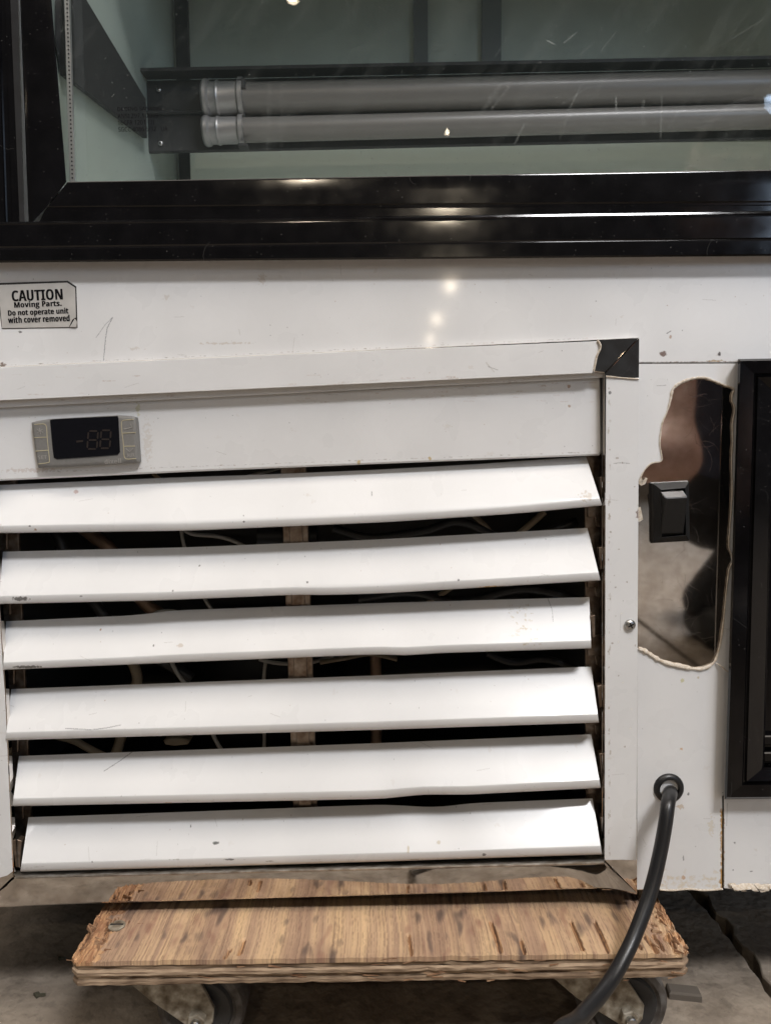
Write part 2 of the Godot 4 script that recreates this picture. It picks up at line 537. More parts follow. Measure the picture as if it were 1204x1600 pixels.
	for k in 3:
		m = mat("plywood_edge_%d" % k, [lin(0.70, 0.53, 0.37), lin(0.52, 0.385, 0.26), lin(0.63, 0.47, 0.32)][k], 0.85)
		m.albedo_texture = noise_texture(0.02, Color(0.45, 0.41, 0.38), Color(1, 1, 1), 512, FastNoiseLite.TYPE_SIMPLEX_SMOOTH, 5, 30 + k)
		tri(m, Vector3(3, 24, 3))
		m.heightmap_enabled = true
		m.heightmap_texture = m.albedo_texture
		m.heightmap_scale = 0.12
	m = mat("fresh_wood", lin(0.46, 0.31, 0.19), 0.85)
	m.albedo_texture = noise_texture(0.03, Color(0.62, 0.50, 0.44), Color(1, 1, 1), 256, FastNoiseLite.TYPE_SIMPLEX_SMOOTH, 4, 44)
	tri(m, Vector3(9, 40, 9))

	m = mat("concrete", Color.WHITE, 0.85)
	m.albedo_texture = noise_texture(0.012, lin(0.20, 0.162, 0.125), lin(0.38, 0.32, 0.255), 1024, FastNoiseLite.TYPE_SIMPLEX_SMOOTH, 6, 51)
	tri(m, Vector3(1.7, 1.7, 1.7))
	m.heightmap_enabled = true
	m.heightmap_texture = noise_texture(0.06, Color.BLACK, Color.WHITE, 1024, FastNoiseLite.TYPE_SIMPLEX_SMOOTH, 5, 52)
	m.heightmap_scale = 0.10
	m.detail_enabled = true
	m.detail_blend_mode = BaseMaterial3D.BLEND_MODE_MIX
	m.detail_albedo = grit_texture()
	m.detail_uv_layer = BaseMaterial3D.DETAIL_UV_2
	m.uv2_triplanar = true
	m.uv2_world_triplanar = true
	m.uv2_scale = Vector3(2.6, 2.6, 2.6)
	mat("chip_grey", lin(0.13, 0.11, 0.09), 0.9)
	mat("leaf_dry", lin(0.06, 0.055, 0.035), 0.9)
	mat("crack_soil", lin(0.02, 0.018, 0.016), 0.95)

	m = mat("caster_steel", lin(0.62, 0.58, 0.49), 0.5, 0.25)
	m.albedo_texture = noise_texture(0.02, Color(0.45, 0.40, 0.34), Color(1, 1, 1), 256, FastNoiseLite.TYPE_SIMPLEX_SMOOTH, 5, 61)
	tri(m, Vector3(16, 16, 16))
	m = mat("caster_rubber", lin(0.16, 0.15, 0.14), 0.7)
	m.albedo_texture = noise_texture(0.02, Color(0.55, 0.50, 0.46), Color(1, 1, 1), 256, FastNoiseLite.TYPE_SIMPLEX_SMOOTH, 5, 62)
	tri(m, Vector3(14, 14, 14))
	mat("caster_hub", lin(0.035, 0.034, 0.033), 0.55)

	mat("lamp_housing", lin(0.5, 0.5, 0.5), 0.5)
	m = mat("lamp_diffuser", Color(1, 1, 1), 0.5)
	m.emission_enabled = true
	m.emission = Color(1.0, 0.93, 0.84)
	m.emission_energy_multiplier = 1.6
	m = mat("bulb_glow", Color(1, 1, 1), 0.5)
	m.emission_enabled = true
	m.emission = Color(1.0, 0.92, 0.80)
	m.emission_energy_multiplier = 22.0
	m = mat("window_glow", Color(1, 1, 1), 0.5)
	m.emission_enabled = true
	m.emission = Color(0.78, 0.88, 1.0)
	m.emission_energy_multiplier = 2.0

func scratch_texture() -> ImageTexture:
	# polish with hairline scratches: the lines are rougher than the ground
	var w := 1024
	var im := Image.create(w, w, false, Image.FORMAT_RGB8)
	im.fill(Color(0.17, 0.17, 0.17))
	for i in 420:
		var p := Vector2(rng.randf() * w, rng.randf() * w)
		var a := rng.randf_range(0.0, TAU)
		var bend := rng.randf_range(-0.02, 0.02)
		var v := rng.randf_range(0.3, 1.0)
		for k in int(rng.randf_range(10, 110)):
			p += Vector2(cos(a), sin(a))
			a += bend
			im.set_pixel(posmod(int(p.x), w), posmod(int(p.y), w), Color(v, v, v))
	for i in 900:
		im.set_pixel(rng.randi() % w, rng.randi() % w, Color(0.9, 0.9, 0.9))
	return ImageTexture.create_from_image(im)

func grit_texture() -> ImageTexture:
	# sand grains, oil spots and trodden dirt on the concrete
	var w := 1024
	var im := Image.create(w, w, false, Image.FORMAT_RGBA8)
	im.fill(Color(0.22, 0.19, 0.16, 0.0))
	var n := FastNoiseLite.new()
	n.seed = 17
	n.frequency = 0.02
	n.fractal_octaves = 5
	for j in w:
		for i in w:
			var v := n.get_noise_2d(i, j)
			if v > 0.16: im.set_pixel(i, j, Color(0.24, 0.205, 0.17, clampf((v - 0.16) * 1.1, 0, 0.28)))
	for i in 5200:
		var c := Color(0.16, 0.14, 0.12, rng.randf_range(0.2, 0.8)) if rng.randf() < 0.6 else Color(0.70, 0.64, 0.56, rng.randf_range(0.2, 0.7))
		var x := rng.randi() % w
		var y := rng.randi() % w
		im.set_pixel(x, y, c)
		if rng.randf() < 0.3: im.set_pixel((x + 1) % w, y, c)
		if rng.randf() < 0.2: im.set_pixel(x, (y + 1) % w, c)
	return ImageTexture.create_from_image(im)

func dust_texture() -> ImageTexture:
	var w := 1024
	var im := Image.create(w, w, false, Image.FORMAT_RGBA8)
	im.fill(Color(0.55, 0.54, 0.52, 0.0))
	for i in 900:
		var a := rng.randf_range(0.08, 0.5)
		var x := rng.randi() % w
		var y := rng.randi() % w
		im.set_pixel(x, y, Color(0.55, 0.54, 0.52, a))
		if rng.randf() < 0.3: im.set_pixel((x + 1) % w, y, Color(0.55, 0.54, 0.52, a))
		if rng.randf() < 0.2: im.set_pixel(x, (y + 1) % w, Color(0.55, 0.54, 0.52, a * 0.7))
	for i in 26:
		var p := Vector2(rng.randf() * w, rng.randf() * w)
		var a := rng.randf_range(0.0, TAU)
		var v := rng.randf_range(0.05, 0.25)
		var bend := rng.randf_range(-0.08, 0.08)
		for k in int(rng.randf_range(8, 60)):
			p += Vector2(cos(a), sin(a))
			a += bend
			im.set_pixel(posmod(int(p.x), w), posmod(int(p.y), w), Color(0.55, 0.54, 0.52, v * rng.randf_range(0.4, 1.0)))
	return ImageTexture.create_from_image(im)

func plywood_texture() -> ImageTexture:
	var w := 1024
	var im := Image.create(w, w, false, Image.FORMAT_RGB8)
	var streak := FastNoiseLite.new(); streak.frequency = 1.0; streak.seed = 5; streak.fractal_octaves = 3
	var patch := FastNoiseLite.new(); patch.frequency = 1.0; patch.seed = 6; patch.fractal_octaves = 3
	var spot := FastNoiseLite.new(); spot.frequency = 1.0; spot.seed = 7; spot.fractal_octaves = 2
	var cuts := []
	for g in GOUGES:
		var a := on_y(g[0], g[1], deck_y())
		var b := on_y(g[2], g[3], deck_y())
		cuts.append([Vector2(a.x, a.z), Vector2(b.x, b.z), g[4] * 0.0001])
	for j in w:
		var z := (j / float(w) - 0.5) * 0.56
		if z > 0.10 or z < -0.12: continue      # only the strip in front of and just under the case is in view
		for i in w:
			var x := (i / float(w) - 0.5) * 0.56 + 0.0012 * patch.get_noise_2d(j * 0.02, 7.0)
			var band := streak.get_noise_2d(x * 55.0, z * 1.5)
			var s := streak.get_noise_2d(x * 260.0 + 30.0, z * 2.2)
			var fine := streak.get_noise_2d(x * 800.0, z * 9.0 + 50.0)
			var k := spot.get_noise_2d(x * 78.0, z * 26.0)
			var big := patch.get_noise_2d(x * 14.0 + 40.0, z * 11.0)
			var c := Color(0.75, 0.625, 0.51).lerp(Color(0.85, 0.72, 0.56), clampf(0.45 + band * 1.6, 0, 1))
			c = c.lerp(Color(0.64, 0.52, 0.43), clampf(-band * 1.8 - 0.1, 0, 1) * 0.6)
			c = c.lerp(Color(0.60, 0.48, 0.40), clampf(0.5 + big * 1.6, 0, 1) * 0.45)
			c = c.lerp(Color(0.50, 0.40, 0.345), clampf(-s * 1.8 - 0.25, 0, 1) * 0.38)
			c = c.lerp(Color(0.90, 0.78, 0.62), clampf(s * 1.6 - 0.45, 0, 1) * 0.5)
			c = c.lerp(Color(0.30, 0.22, 0.18), clampf(fine * 2.2 - 0.25, 0, 1) * 0.34)
			c = c.lerp(Color(0.25, 0.21, 0.21), clampf((k + big * 0.6 - 0.36) * 2.2, 0, 1) * 0.55)
			c = c.lerp(Color(0.46, 0.29, 0.25), clampf((-k + big * 0.4 - 0.44) * 2.4, 0, 1) * 0.4)
			# raw torn wood at the two ends, with a ragged border
			var e := minf(x + 0.2105 + spot.get_noise_2d(x * 30.0, z * 70.0) * 0.012, 0.2005 - x + spot.get_noise_2d(x * 30.0 + 9.0, z * 70.0) * 0.014 + 0.008)
			c = c.lerp(Color(0.80, 0.63, 0.46).lerp(Color(0.60, 0.43, 0.31), clampf(0.5 + fine * 1.2 + k * 0.8, 0, 1)), clampf((0.016 - e) * 500.0, 0, 1) * 0.85)
			for l in cuts:
				var q := Geometry2D.get_closest_point_to_segment(Vector2(x, z), l[0], l[1])
				var dd: float = Vector2(x, z).distance_to(q) + fine * 0.0006
				if dd < l[2]: c = c.lerp(Color(0.74, 0.56, 0.39).lerp(Color(0.34, 0.24, 0.18), clampf(0.55 + fine * 1.6, 0, 1)), 0.75)
			im.set_pixel(i, j, c)
	return ImageTexture.create_from_image(im)

# ---------------------------------------------------------------- the scene
func _ready() -> void:
	rng.seed = 20
	# camera
	turn = Basis(Vector3.RIGHT, deg_to_rad(-4.6)) * Basis(Vector3.BACK, -0.0077)
	var cam := Camera3D.new()
	cam.name = "camera"
	cam.transform = Transform3D(turn, EYE)
	cam.fov = rad_to_deg(2.0 * atan(800.0 / FOCAL))
	cam.near = 0.02
	cam.far = 60.0
	var lens := CameraAttributesPhysical.new()
	lens.frustum_focal_length = 12.0 * FOCAL / 800.0      # 24 mm high sensor: the same angle of view
	lens.frustum_focus_distance = 0.525
	lens.exposure_aperture = 10.0
	lens.frustum_near = 0.02
	lens.frustum_far = 60.0
	cam.attributes = lens
	add_child(cam)
	cam.current = true
	# surroundings: a dim workshop, lit by lamps
	var env := Environment.new()
	env.background_mode = Environment.BG_COLOR
	env.background_color = lin(0.038, 0.038, 0.039)
	env.tonemap_mode = Environment.TONE_MAPPER_LINEAR
	env.tonemap_exposure = 1.14
	env.sdfgi_enabled = true
	env.ssao_enabled = true
	env.ssil_enabled = true
	var we := WorldEnvironment.new()
	we.name = "surroundings"
	we.environment = env
	add_child(we)
	make_marks()
	make_materials()
	lamps()
	ground()
	display_case()
	dolly()
	power_cord()
	debris()
	photographer()

func lamp_light(called: String, at: Vector3, towards: Vector3, size: Vector2, energy: float, c: Color) -> void:
	var l := AreaLight3D.new()
	l.name = called
	l.area_size = size
	l.area_normalize_energy = true
	l.light_energy = energy
	l.light_color = c
	l.shadow_enabled = true
	l.area_range = 20.0
	add_child(l, true)
	l.look_at_from_position(at, at + towards, Vector3.UP if absf(towards.normalized().y) < 0.95 else Vector3.BACK)

func lamps() -> void:
	# long strip of ceiling panels above and in front of the case
	lamp("ceiling_lamp", Vector3(0.3, 2.95, 1.05), Vector2(5.0, 1.1), Vector3(-0.02, -1.0, -0.40), 1.7, Color(1.0, 0.992, 0.985), "long white ceiling lamp above the front of the display case")
	lamp("ceiling_lamp", Vector3(0.95, 2.95, 1.75), Vector2(0.7, 0.6), Vector3(-0.36, -1.0, -0.70), 11.4, Color(0.99, 0.99, 1.0), "square ceiling lamp to the right behind the camera")
	# hanging bulbs farther back, mirrored in the film and in the glass
	var spots := [[0.97, 2.84, 10.5, "second hanging bulb in the row behind the camera"], [0.96, 2.84, 13.2, "third hanging bulb in the row behind the camera"], [0.98, 2.84, 15.6, "farthest hanging bulb in the row behind the camera"], [0.49, 2.84, 5.3, "nearest hanging bulb in the row behind the camera"], [-0.47, 2.84, 3.6, "warm hanging bulb apart from the row, left of the camera"]]
	for k in spots.size():
		var at := Vector3(spots[k][0], spots[k][1], spots[k][2])
		var t := thing("hanging_bulb", spots[k][3], "bulb", at, "hanging bulbs behind the camera")
		var r: float = [0.085, 0.09, 0.07, 0.015, 0.035][k]
		put("bulb", lathe_shape([[0.0001, -r], [r * 0.5, -r * 0.86], [r * 0.86, -r * 0.5], [r, 0.0], [r * 0.86, r * 0.5], [r * 0.5, r * 0.95], [r * 0.35, r * 1.3], [0.0001, r * 1.3]], 20, Basis(Vector3.RIGHT, -PI / 2)).commit(60.0), M.bulb_glow, t)
		put("bulb_cap", lathe_shape([[0.0001, r * 1.3], [r * 0.38, r * 1.3], [r * 0.38, r * 2.0], [0.0001, r * 2.1]], 16, Basis(Vector3.RIGHT, -PI / 2)).commit(), M.lamp_housing, t)
		put("cable", lathe_shape([[0.0001, r * 2.0], [0.004, r * 2.0], [0.004, 0.9], [0.0001, 0.9]], 8, Basis(Vector3.RIGHT, -PI / 2)).commit(), M.cord_rubber, t)
		var o := OmniLight3D.new()
		o.name = "bulb_light"
		o.light_energy = 0.6
		o.light_size = r * 0.5
		o.omni_range = 20.0
		o.light_color = Color(1.0, 0.93, 0.82)
		o.shadow_enabled = true
		t.add_child(o)
	# open doorway to daylight, to the right behind the camera
	var w := thing("lit_window", "tall daylight window to the right behind the camera", "window", Vector3(3.42, 1.95, 4.6))
	var aim := (Vector3(0.2, 0.4, 0.0) - w.position).normalized()
	w.basis = Basis.looking_at(aim, Vector3.UP)
	var st := Shape.new()
	st.box(Vector3(-0.75, -0.95, 0.0), Vector3(0.75, 0.95, 0.01))
	put("window_pane", st.commit(), M.window_glow, w)
	for b in [[-0.82, -1.02, -0.75, 1.02], [0.75, -1.02, 0.82, 1.02], [-0.75, 0.95, 0.75, 1.02], [-0.75, -1.02, 0.75, -0.95], [-0.02, -0.95, 0.02, 0.95]]:
		st = Shape.new()
		st.box(Vector3(b[0], b[1], -0.03), Vector3(b[2], b[3], 0.02))
		put("window_frame", st.commit(), M.lamp_housing, w)
	lamp_light("window_light", w.position + aim * 0.04, aim, Vector2(1.5, 1.9), 5.6, Color(0.80, 0.89, 1.0))

func lamp(called: String, at: Vector3, size: Vector2, aim: Vector3, energy: float, c: Color, label: String) -> void:
	var t := thing(called, label, "lamp", at)
	aim = aim.normalized()
	var b := Basis.looking_at(aim, Vector3.BACK)
	t.basis = b
	var st := Shape.new()
	st.box(Vector3(-size.x / 2 - 0.03, -size.y / 2 - 0.03, 0.004), Vector3(size.x / 2 + 0.03, size.y / 2 + 0.03, 0.05))
	put("housing", st.commit(), M.lamp_housing, t)
	st = Shape.new()
	st.box(Vector3(-size.x / 2, -size.y / 2, 0.0), Vector3(size.x / 2, size.y / 2, 0.003))
	put("lamp_diffuser", st.commit(), M.lamp_diffuser, t)
	lamp_light("ceiling_light", at + aim * 0.012, aim, size, energy, c)

# ---------------------------------------------------------------- floor
func ground() -> void:
	var crack := [[1078, 1395], [1088, 1408], [1103, 1421], [1110, 1432], [1121, 1441], [1127, 1455], [1139, 1466], [1150, 1484], [1163, 1497], [1171, 1512], [1186, 1529], [1193, 1546], [1206, 1561], [1225, 1585]]
	var left := PackedVector2Array()
	var right := PackedVector2Array()
	for i in crack.size():
		var w := 9.0 + 5.0 * sin(i * 1.7) + (3.0 if i % 2 else 0.0)
		var p := on_y(crack[i][0], crack[i][1])
		var q := on_y(crack[i][0] + w, crack[i][1] - w * 0.35)
		left.append(Vector2(p.x, p.z))
		right.append(Vector2(q.x, q.z))
	var back := left[0] + Vector2(-0.32, -1.1)
	var fore := left[-1] + Vector2(0.30, 0.75)
	var fl := node_struct("floor")
	var ring := PackedVector2Array([Vector2(-7, -1.6), back])
	ring.append_array(left)
	ring.append_array(PackedVector2Array([fore, Vector2(1.0, 9), Vector2(-7, 9)]))
	put("concrete_slab", flat_slab(ring, 0.0, 0.03), M.concrete, fl)
	ring = PackedVector2Array([Vector2(7, 9), Vector2(1.02, 9), fore + Vector2(0.012, 0)])
	var rev := right.duplicate()
	rev.reverse()
	ring.append_array(rev)
	ring.append_array(PackedVector2Array([back + Vector2(0.01, 0), Vector2(7, -1.6)]))
	put("concrete_slab", flat_slab(ring, 0.0015, 0.03), M.concrete, fl)
	var st := Shape.new()
	st.box(Vector3(-7, -0.06, -1.6), Vector3(7, -0.032, 9))
	put("soil_bed", st.commit(), M.crack_soil, fl)

func node_struct(called: String) -> Node3D:
	var o := Node3D.new()
	o.name = called
	add_child(o, true)
	o.set_meta("kind", "structure")
	return o

func flat_slab(ring: PackedVector2Array, y: float, thick: float) -> ArrayMesh:
	# ring in x, z laid flat
	var flip := PackedVector2Array()
	for p in ring: flip.append(Vector2(p.x, -p.y))
	var st := slab_shape(flip, y, thick, 0.001)
	for i in st.v.size(): st.v[i] = Vector3(st.v[i].x, st.v[i].z, -st.v[i].y)
	return st.commit(20.0)

# ---------------------------------------------------------------- display case
func display_case() -> void:
	var c := thing("display_case", "white and black refrigerated display case with louvred front and glass upper part", "display case", Vector3.ZERO)
	carcass(c)
	front_panels(c)
	louvre_cover(c)
	cavity(c)
	glazing(c)
	vent_frame(c)
	controller(c)
	rocker(c)
	caution_sticker(c)
	grommet(c)

func deck_y() -> float:
	return on_z(500, 1403, 0.0).y - 0.0095

func carcass(c: Node) -> void:
	var y0 := on_z(1050, 1391, 0.0).y
	var st := Shape.new()
	st.box(Vector3(-0.36, y0 + 0.001, -0.86), Vector3(0.50, y0 + 0.012, -0.004))
	put("base_tray", st.commit(), M.dark_steel, c)
	for x in [-0.18, 0.22]:
		st = Shape.new()
		st.box(Vector3(x - 0.03, deck_y() + 0.0003, -0.32), Vector3(x + 0.03, y0 + 0.001, -0.12))
		put("foot", st.commit(), M.dark_steel, c)
	st = Shape.new(); st.box(Vector3(-0.36, y0 + 0.012, -0.86), Vector3(0.50, 1.25, -0.845))
	put("rear_wall", st.commit(), M.dark_steel, c)
	st = Shape.new(); st.box(Vector3(0.485, y0 + 0.012, -0.845), Vector3(0.50, 1.25, -0.004))
	put("end_wall", st.commit(), M.white_film, c)
	st = Shape.new(); st.box(Vector3(-0.36, y0 + 0.012, -0.845), Vector3(-0.345, 1.25, -0.004))
	put("end_wall", st.commit(), M.white_film, c)
	st = Shape.new(); st.box(Vector3(-0.37, 1.25, -0.86), Vector3(0.51, 1.28, 0.0))
	put("roof", st.commit(), M.dark_steel, c)

func front_panels(c: Node) -> void:
	# broad white band under the glass
	plate("front_panel", M.white_film, c, [[-212, 393], [1725, 376], [1725, 565.5], [996, 566.6], [940, 590], [-60, 640], [-212, 646]], 0.0, 0.0012, 0.0003)
	plate("side_panel", M.white_film, c, [[-212, 647], [-60, 641], [-42, 900], [-20, 1416], [-150, 1420]], 0.0, 0.0012, 0.0003)
	# polished steel under the switch with its torn white film
	plate("switch_panel", M.mirror_steel, c, [[940, 568], [1160, 567.6], [1155, 700], [1147, 900], [1137, 1040], [1127, 1240], [1126.4, 1390], [940, 1391]], -0.0006, 0.001, 0.0002)
	var tear := [[997, 752], [1003, 740], [1009, 731], [1016, 725], [1023, 722], [1030, 721], [1033, 717], [1032, 708], [1030.5, 695], [1031, 680], [1034, 662], [1040, 647], [1044, 636], [1047, 622], [1050, 609], [1056, 602], [1064, 597], [1075, 593], [1087, 590.5], [1100, 590.5], [1110, 593], [1120, 597], [1132, 602], [1145, 608], [1143, 616], [1142, 626], [1146, 634], [1146.5, 646], [1143, 662], [1143.5, 690], [1142, 720], [1143, 760], [1141, 800], [1139, 835], [1138, 855], [1142, 868], [1143, 878], [1138, 890], [1134, 925], [1130, 965], [1125, 1000], [1121, 1020], [1115, 1034], [1107, 1041], [1095, 1044.5], [1080, 1044], [1062, 1040.5], [1045, 1037], [1030, 1031], [1016, 1022], [1006, 1017], [997, 1013]]
	var ring := [[1162, 568], [1156, 700], [1150, 900], [1138, 1240], [1127.6, 1244], [1127.2, 1390], [1112, 1389], [1090, 1391], [1066, 1389.5], [1040, 1391.5], [1015, 1389.5], [990, 1390], [990, 1014]]
	var rev := tear.duplicate()
	rev.reverse()
	ring.append_array(rev)
	ring.append_array([[990, 752], [990, 568.6]])
	plate("protective_film", M.white_film, c, ring, 0.0002, 0.0007, 0.0001)
	# curled rim of the torn film
	var path := []
	for i in tear.size():
		path.append(on_z(tear[i][0] + rng.randf_range(-0.6, 0.6), tear[i][1] + rng.randf_range(-0.6, 0.6), 0.0006))
	var sm := smooth_path(path, 4)
	var rad := []
	for i in sm.size():
		var f := i / float(sm.size())
		rad.append((0.0005 + 0.0011 * smoothstep(0.72, 0.95, f) + 0.0005 * smoothstep(0.5, 0.3, f) * smoothstep(0.2, 0.3, f)) * rng.randf_range(0.65, 1.3))
	put("torn_edge", tube_shape(sm, rad, 7, 0.7).commit(60.0), M.torn_film, c)
	# small flaps and threads left on the steel
	for f in [[[1000, 744], [1004, 752], [1008, 746], [1011, 748], [1007, 757], [1001, 759], [997, 756]], [[994, 795], [1000, 792], [1003, 806], [1004, 812], [998, 816], [994, 812]]]:
		plate("film_flap", M.torn_film, c, f, 0.0022, 0.0006, 0.0002)
	var th := smooth_path([on_z(1118, 1036, 0.001), on_z(1126, 1041, 0.003), on_z(1134, 1048, 0.002), on_z(1138, 1050, 0.001)])
	put("film_thread", tube_shape(th, 0.0004, 5).commit(), M.torn_film, c)
	# panel under the black vent frame
	var low := [[1130.6, 1240], [1680, 1232], [1640, 1384], [1256, 1390], [1225, 1387], [1205, 1390], [1190, 1386], [1176, 1391], [1160, 1387.5], [1146, 1390], [1130.4, 1388]]
	plate("side_panel", M.white_film, c, low, 0.0003, 0.0012, 0.0003)
	var st := Shape.new()
	for i in 26:
		var px := 1136.0 + i * 4.0 + rng.randf_range(-1, 1)
		var a := on_z(px, 1383 + rng.randf_range(-2, 2), 0.0012)
		var b := on_z(px + rng.randf_range(2, 9), 1392 + rng.randf_range(-3, 3.5), 0.0025 + rng.randf_range(0, 0.003))
		st.quad_at(a, a + Vector3(0.0035, 0.0006, 0.0004), b + Vector3(0.003, 0.001, 0.001), b)
		st.quad_at(a + Vector3(0, 0.0002, -0.0004), b + Vector3(0, 0.0002, -0.0004), b + Vector3(0.003, 0.0012, 0.0004), a + Vector3(0.0035, 0.0008, 0))
	put("film_shreds", st.commit(10.0), M.torn_film, c)
	var pb := smooth_path([on_z(1030, 1390, 0.001), on_z(1050, 1391, 0.0016), on_z(1075, 1389, 0.001), on_z(1100, 1391, 0.0015), on_z(1128, 1389, 0.001)])
	put("torn_edge", tube_shape(pb, 0.0007, 6).commit(60.0), M.torn_film, c)

func poly_at(line: Array, x: float) -> float:
	for i in line.size() - 1:
		if x <= line[i + 1][0] or i == line.size() - 2:
			return lerpf(line[i][1], line[i + 1][1], (x - line[i][0]) / (line[i + 1][0] - line[i][0]))
	return line[-1][1]

func soft_at(line: Array, x: float) -> float:      # the same line with its corners eased
	return (poly_at(line, x - 24) + 2.0 * poly_at(line, x) + poly_at(line, x + 24)) / 4.0

func louvre_cover(c: Node) -> void:
	var cover := part("louvre_cover", c, "white louvred steel cover with bent slats")
	# steel angle round the opening, polished where the film is gone
	var zt := 0.0052
	plate("trim_top", M.mirror_steel, cover, [[-75, 576], [460, 552], [998, 527], [944, 583], [930, 581], [460, 602.5], [-24, 626.5]], zt, 0.005, 0.0006)
	plate("trim_side", M.mirror_steel, cover, [[998.5, 527.5], [996, 900], [995, 1397], [944, 1345], [944.5, 900], [944.5, 583.5]], zt, 0.005, 0.0006)
	plate("trim_side", M.mirror_steel, cover, [[9, 1080], [22, 1370], [-30, 1420], [-44, 1080], [-76, 576], [-24, 628]], zt, 0.005, 0.0006)
	# bottom angle: its lower lip is bent and leans out a little
	var rows := []
	for i in 49:
		var x := lerpf(-28.0, 994.0, i / 48.0)
		var top := lerpf(1371.0, 1345.5, (x + 28) / 1022.0)
		var low := soft_at([[-28, 1418], [0, 1417.5], [130, 1412], [430, 1403], [700, 1396], [900, 1388.5], [948, 1388], [975, 1393], [994, 1397.5]], x)
		var xt := clampf(x, 23.0, 944.0)
		var lean := 0.0002 * sin(x * 0.012) + 0.0011 * exp(-pow((x - 955) / 34.0, 2.0))
		rows.append(PackedVector3Array([on_z(xt, top - 9.0, zt - 0.0125), on_z(xt, top - 1.0, zt - 0.0014), on_z(xt, top + 1.6, zt - 0.0003), on_z(xt, top + 4.5, zt), on_z(lerpf(xt, x, 0.5), lerpf(top, low, 0.5), zt + lean), on_z(x, low - 2, zt + 0.0002 + lean * 2), on_z(x, low, zt - 0.0006), on_z(x, low, zt - 0.005), on_z(xt, top + 8.0, zt - 0.0125)]))
	var st := Shape.new()
	st.loft(rows)
	put("trim_bottom", st.commit(28.0), M.mirror_steel, cover)
	rows = []
	for i in 41:
		var x := lerpf(24.0, 943.0, i / 40.0)
		var top := lerpf(1371.0, 1345.5, (x + 28) / 1022.0)
		rows.append(PackedVector3Array([on_z(x, top - 10.0, -0.0075), on_z(x, top - 2.2, 0.0046), on_z(x, top - 0.6, 0.0058), on_z(x, top + 2.0, 0.0062), on_z(x, top + 3.4, 0.0056), on_z(x, top + 1.0, 0.0040), on_z(x, top - 4.0, -0.0075)]))
	st = Shape.new()
	st.loft(rows)
	put("trim_ledge", st.commit(35.0), M.satin_steel, cover)
	# film still on the top, right and left strips
	plate("protective_film", M.white_film, cover, [[-72, 577], [460, 553], [934, 533], [938, 541], [936, 549], [931, 560], [928, 581], [924, 583], [460, 604.5], [-26, 627]], zt + 0.0004, 0.0006, 0.0002)
	plate("protective_film", M.white_film, cover, [[946.5, 588.5], [960, 589.5], [985, 591], [997.5, 590], [998, 598], [996, 900], [993.5, 1344.5], [970, 1343.5], [944, 1344], [945, 900], [946, 640]], zt + 0.0004, 0.0006, 0.0002)
	plate("protective_film", M.white_film, cover, [[-73, 583], [-25, 632], [7.5, 1083], [20, 1362], [12, 1368], [2, 1371], [-27, 1374], [-43, 1083]], zt + 0.0004, 0.0006, 0.0002)
	var lip := smooth_path([on_z(933, 532, zt + 0.001), on_z(937, 538, zt + 0.0016), on_z(937, 545, zt + 0.0013), on_z(932, 556, zt + 0.0009), on_z(929, 570, zt + 0.0008), on_z(927, 579, zt + 0.0007)])
	put("torn_edge", tube_shape(lip, 0.0007, 6).commit(60.0), M.torn_film, cover)
	lip = smooth_path([on_z(946, 588, zt + 0.001), on_z(955, 588.6, zt + 0.0012), on_z(970, 590.5, zt + 0.0008), on_z(986, 591.5, zt + 0.001), on_z(997, 592, zt + 0.001)])
	put("torn_edge", tube_shape(lip, 0.0005, 6).commit(60.0), M.torn_film, cover)
	# header plate that carries the controller
	plate("header_plate", M.white_film, cover, [[-20, 630.5], [300, 618], [600, 605.5], [930, 587], [936, 587.5], [938, 591], [939.5, 707], [936, 711.5], [600, 724.5], [300, 737], [-16, 752]], -0.0035, 0.004, 0.0012)
	# slats
	var slats := [
		{"t": [[-60, 760], [250, 747], [430, 741], [600, 734], [750, 726], [915, 715]], "b": [[-60, 834], [0, 833], [300, 829], [600, 816], [800, 803], [938, 790]], "l": [-8, -15], "r": [915, 940]},
		{"t": [[0, 862], [300, 855], [600, 843], [917, 826]], "b": [[-8, 944], [250, 938], [470, 929], [500, 930], [600, 927], [936, 907]], "l": [5, -2], "r": [917, 937.5]},
		{"t": [[0, 971], [215, 961], [262, 954], [600, 942], [920, 933]], "b": [[0, 1047], [300, 1034], [600, 1022], [632, 1025], [670, 1021], [922, 1013]], "l": [10, 5], "r": [920, 923]},
		{"t": [[0, 1077], [600, 1055], [923, 1042]], "b": [[0, 1157], [600, 1140], [934, 1129]], "l": [18, 9], "r": [923, 935]},
		{"t": [[0, 1182], [600, 1161], [923, 1148]], "b": [[0, 1260], [600, 1248], [660, 1241], [720, 1242], [937, 1231]], "l": [30, 20], "r": [923, 938]},
		{"t": [[0, 1278], [300, 1268], [600, 1257], [640, 1259], [690, 1262], [740, 1255], [925, 1248]], "b": [[0, 1363], [300, 1355], [600, 1346], [940, 1335]], "l": [45, 32], "r": [925, 940]},
	]
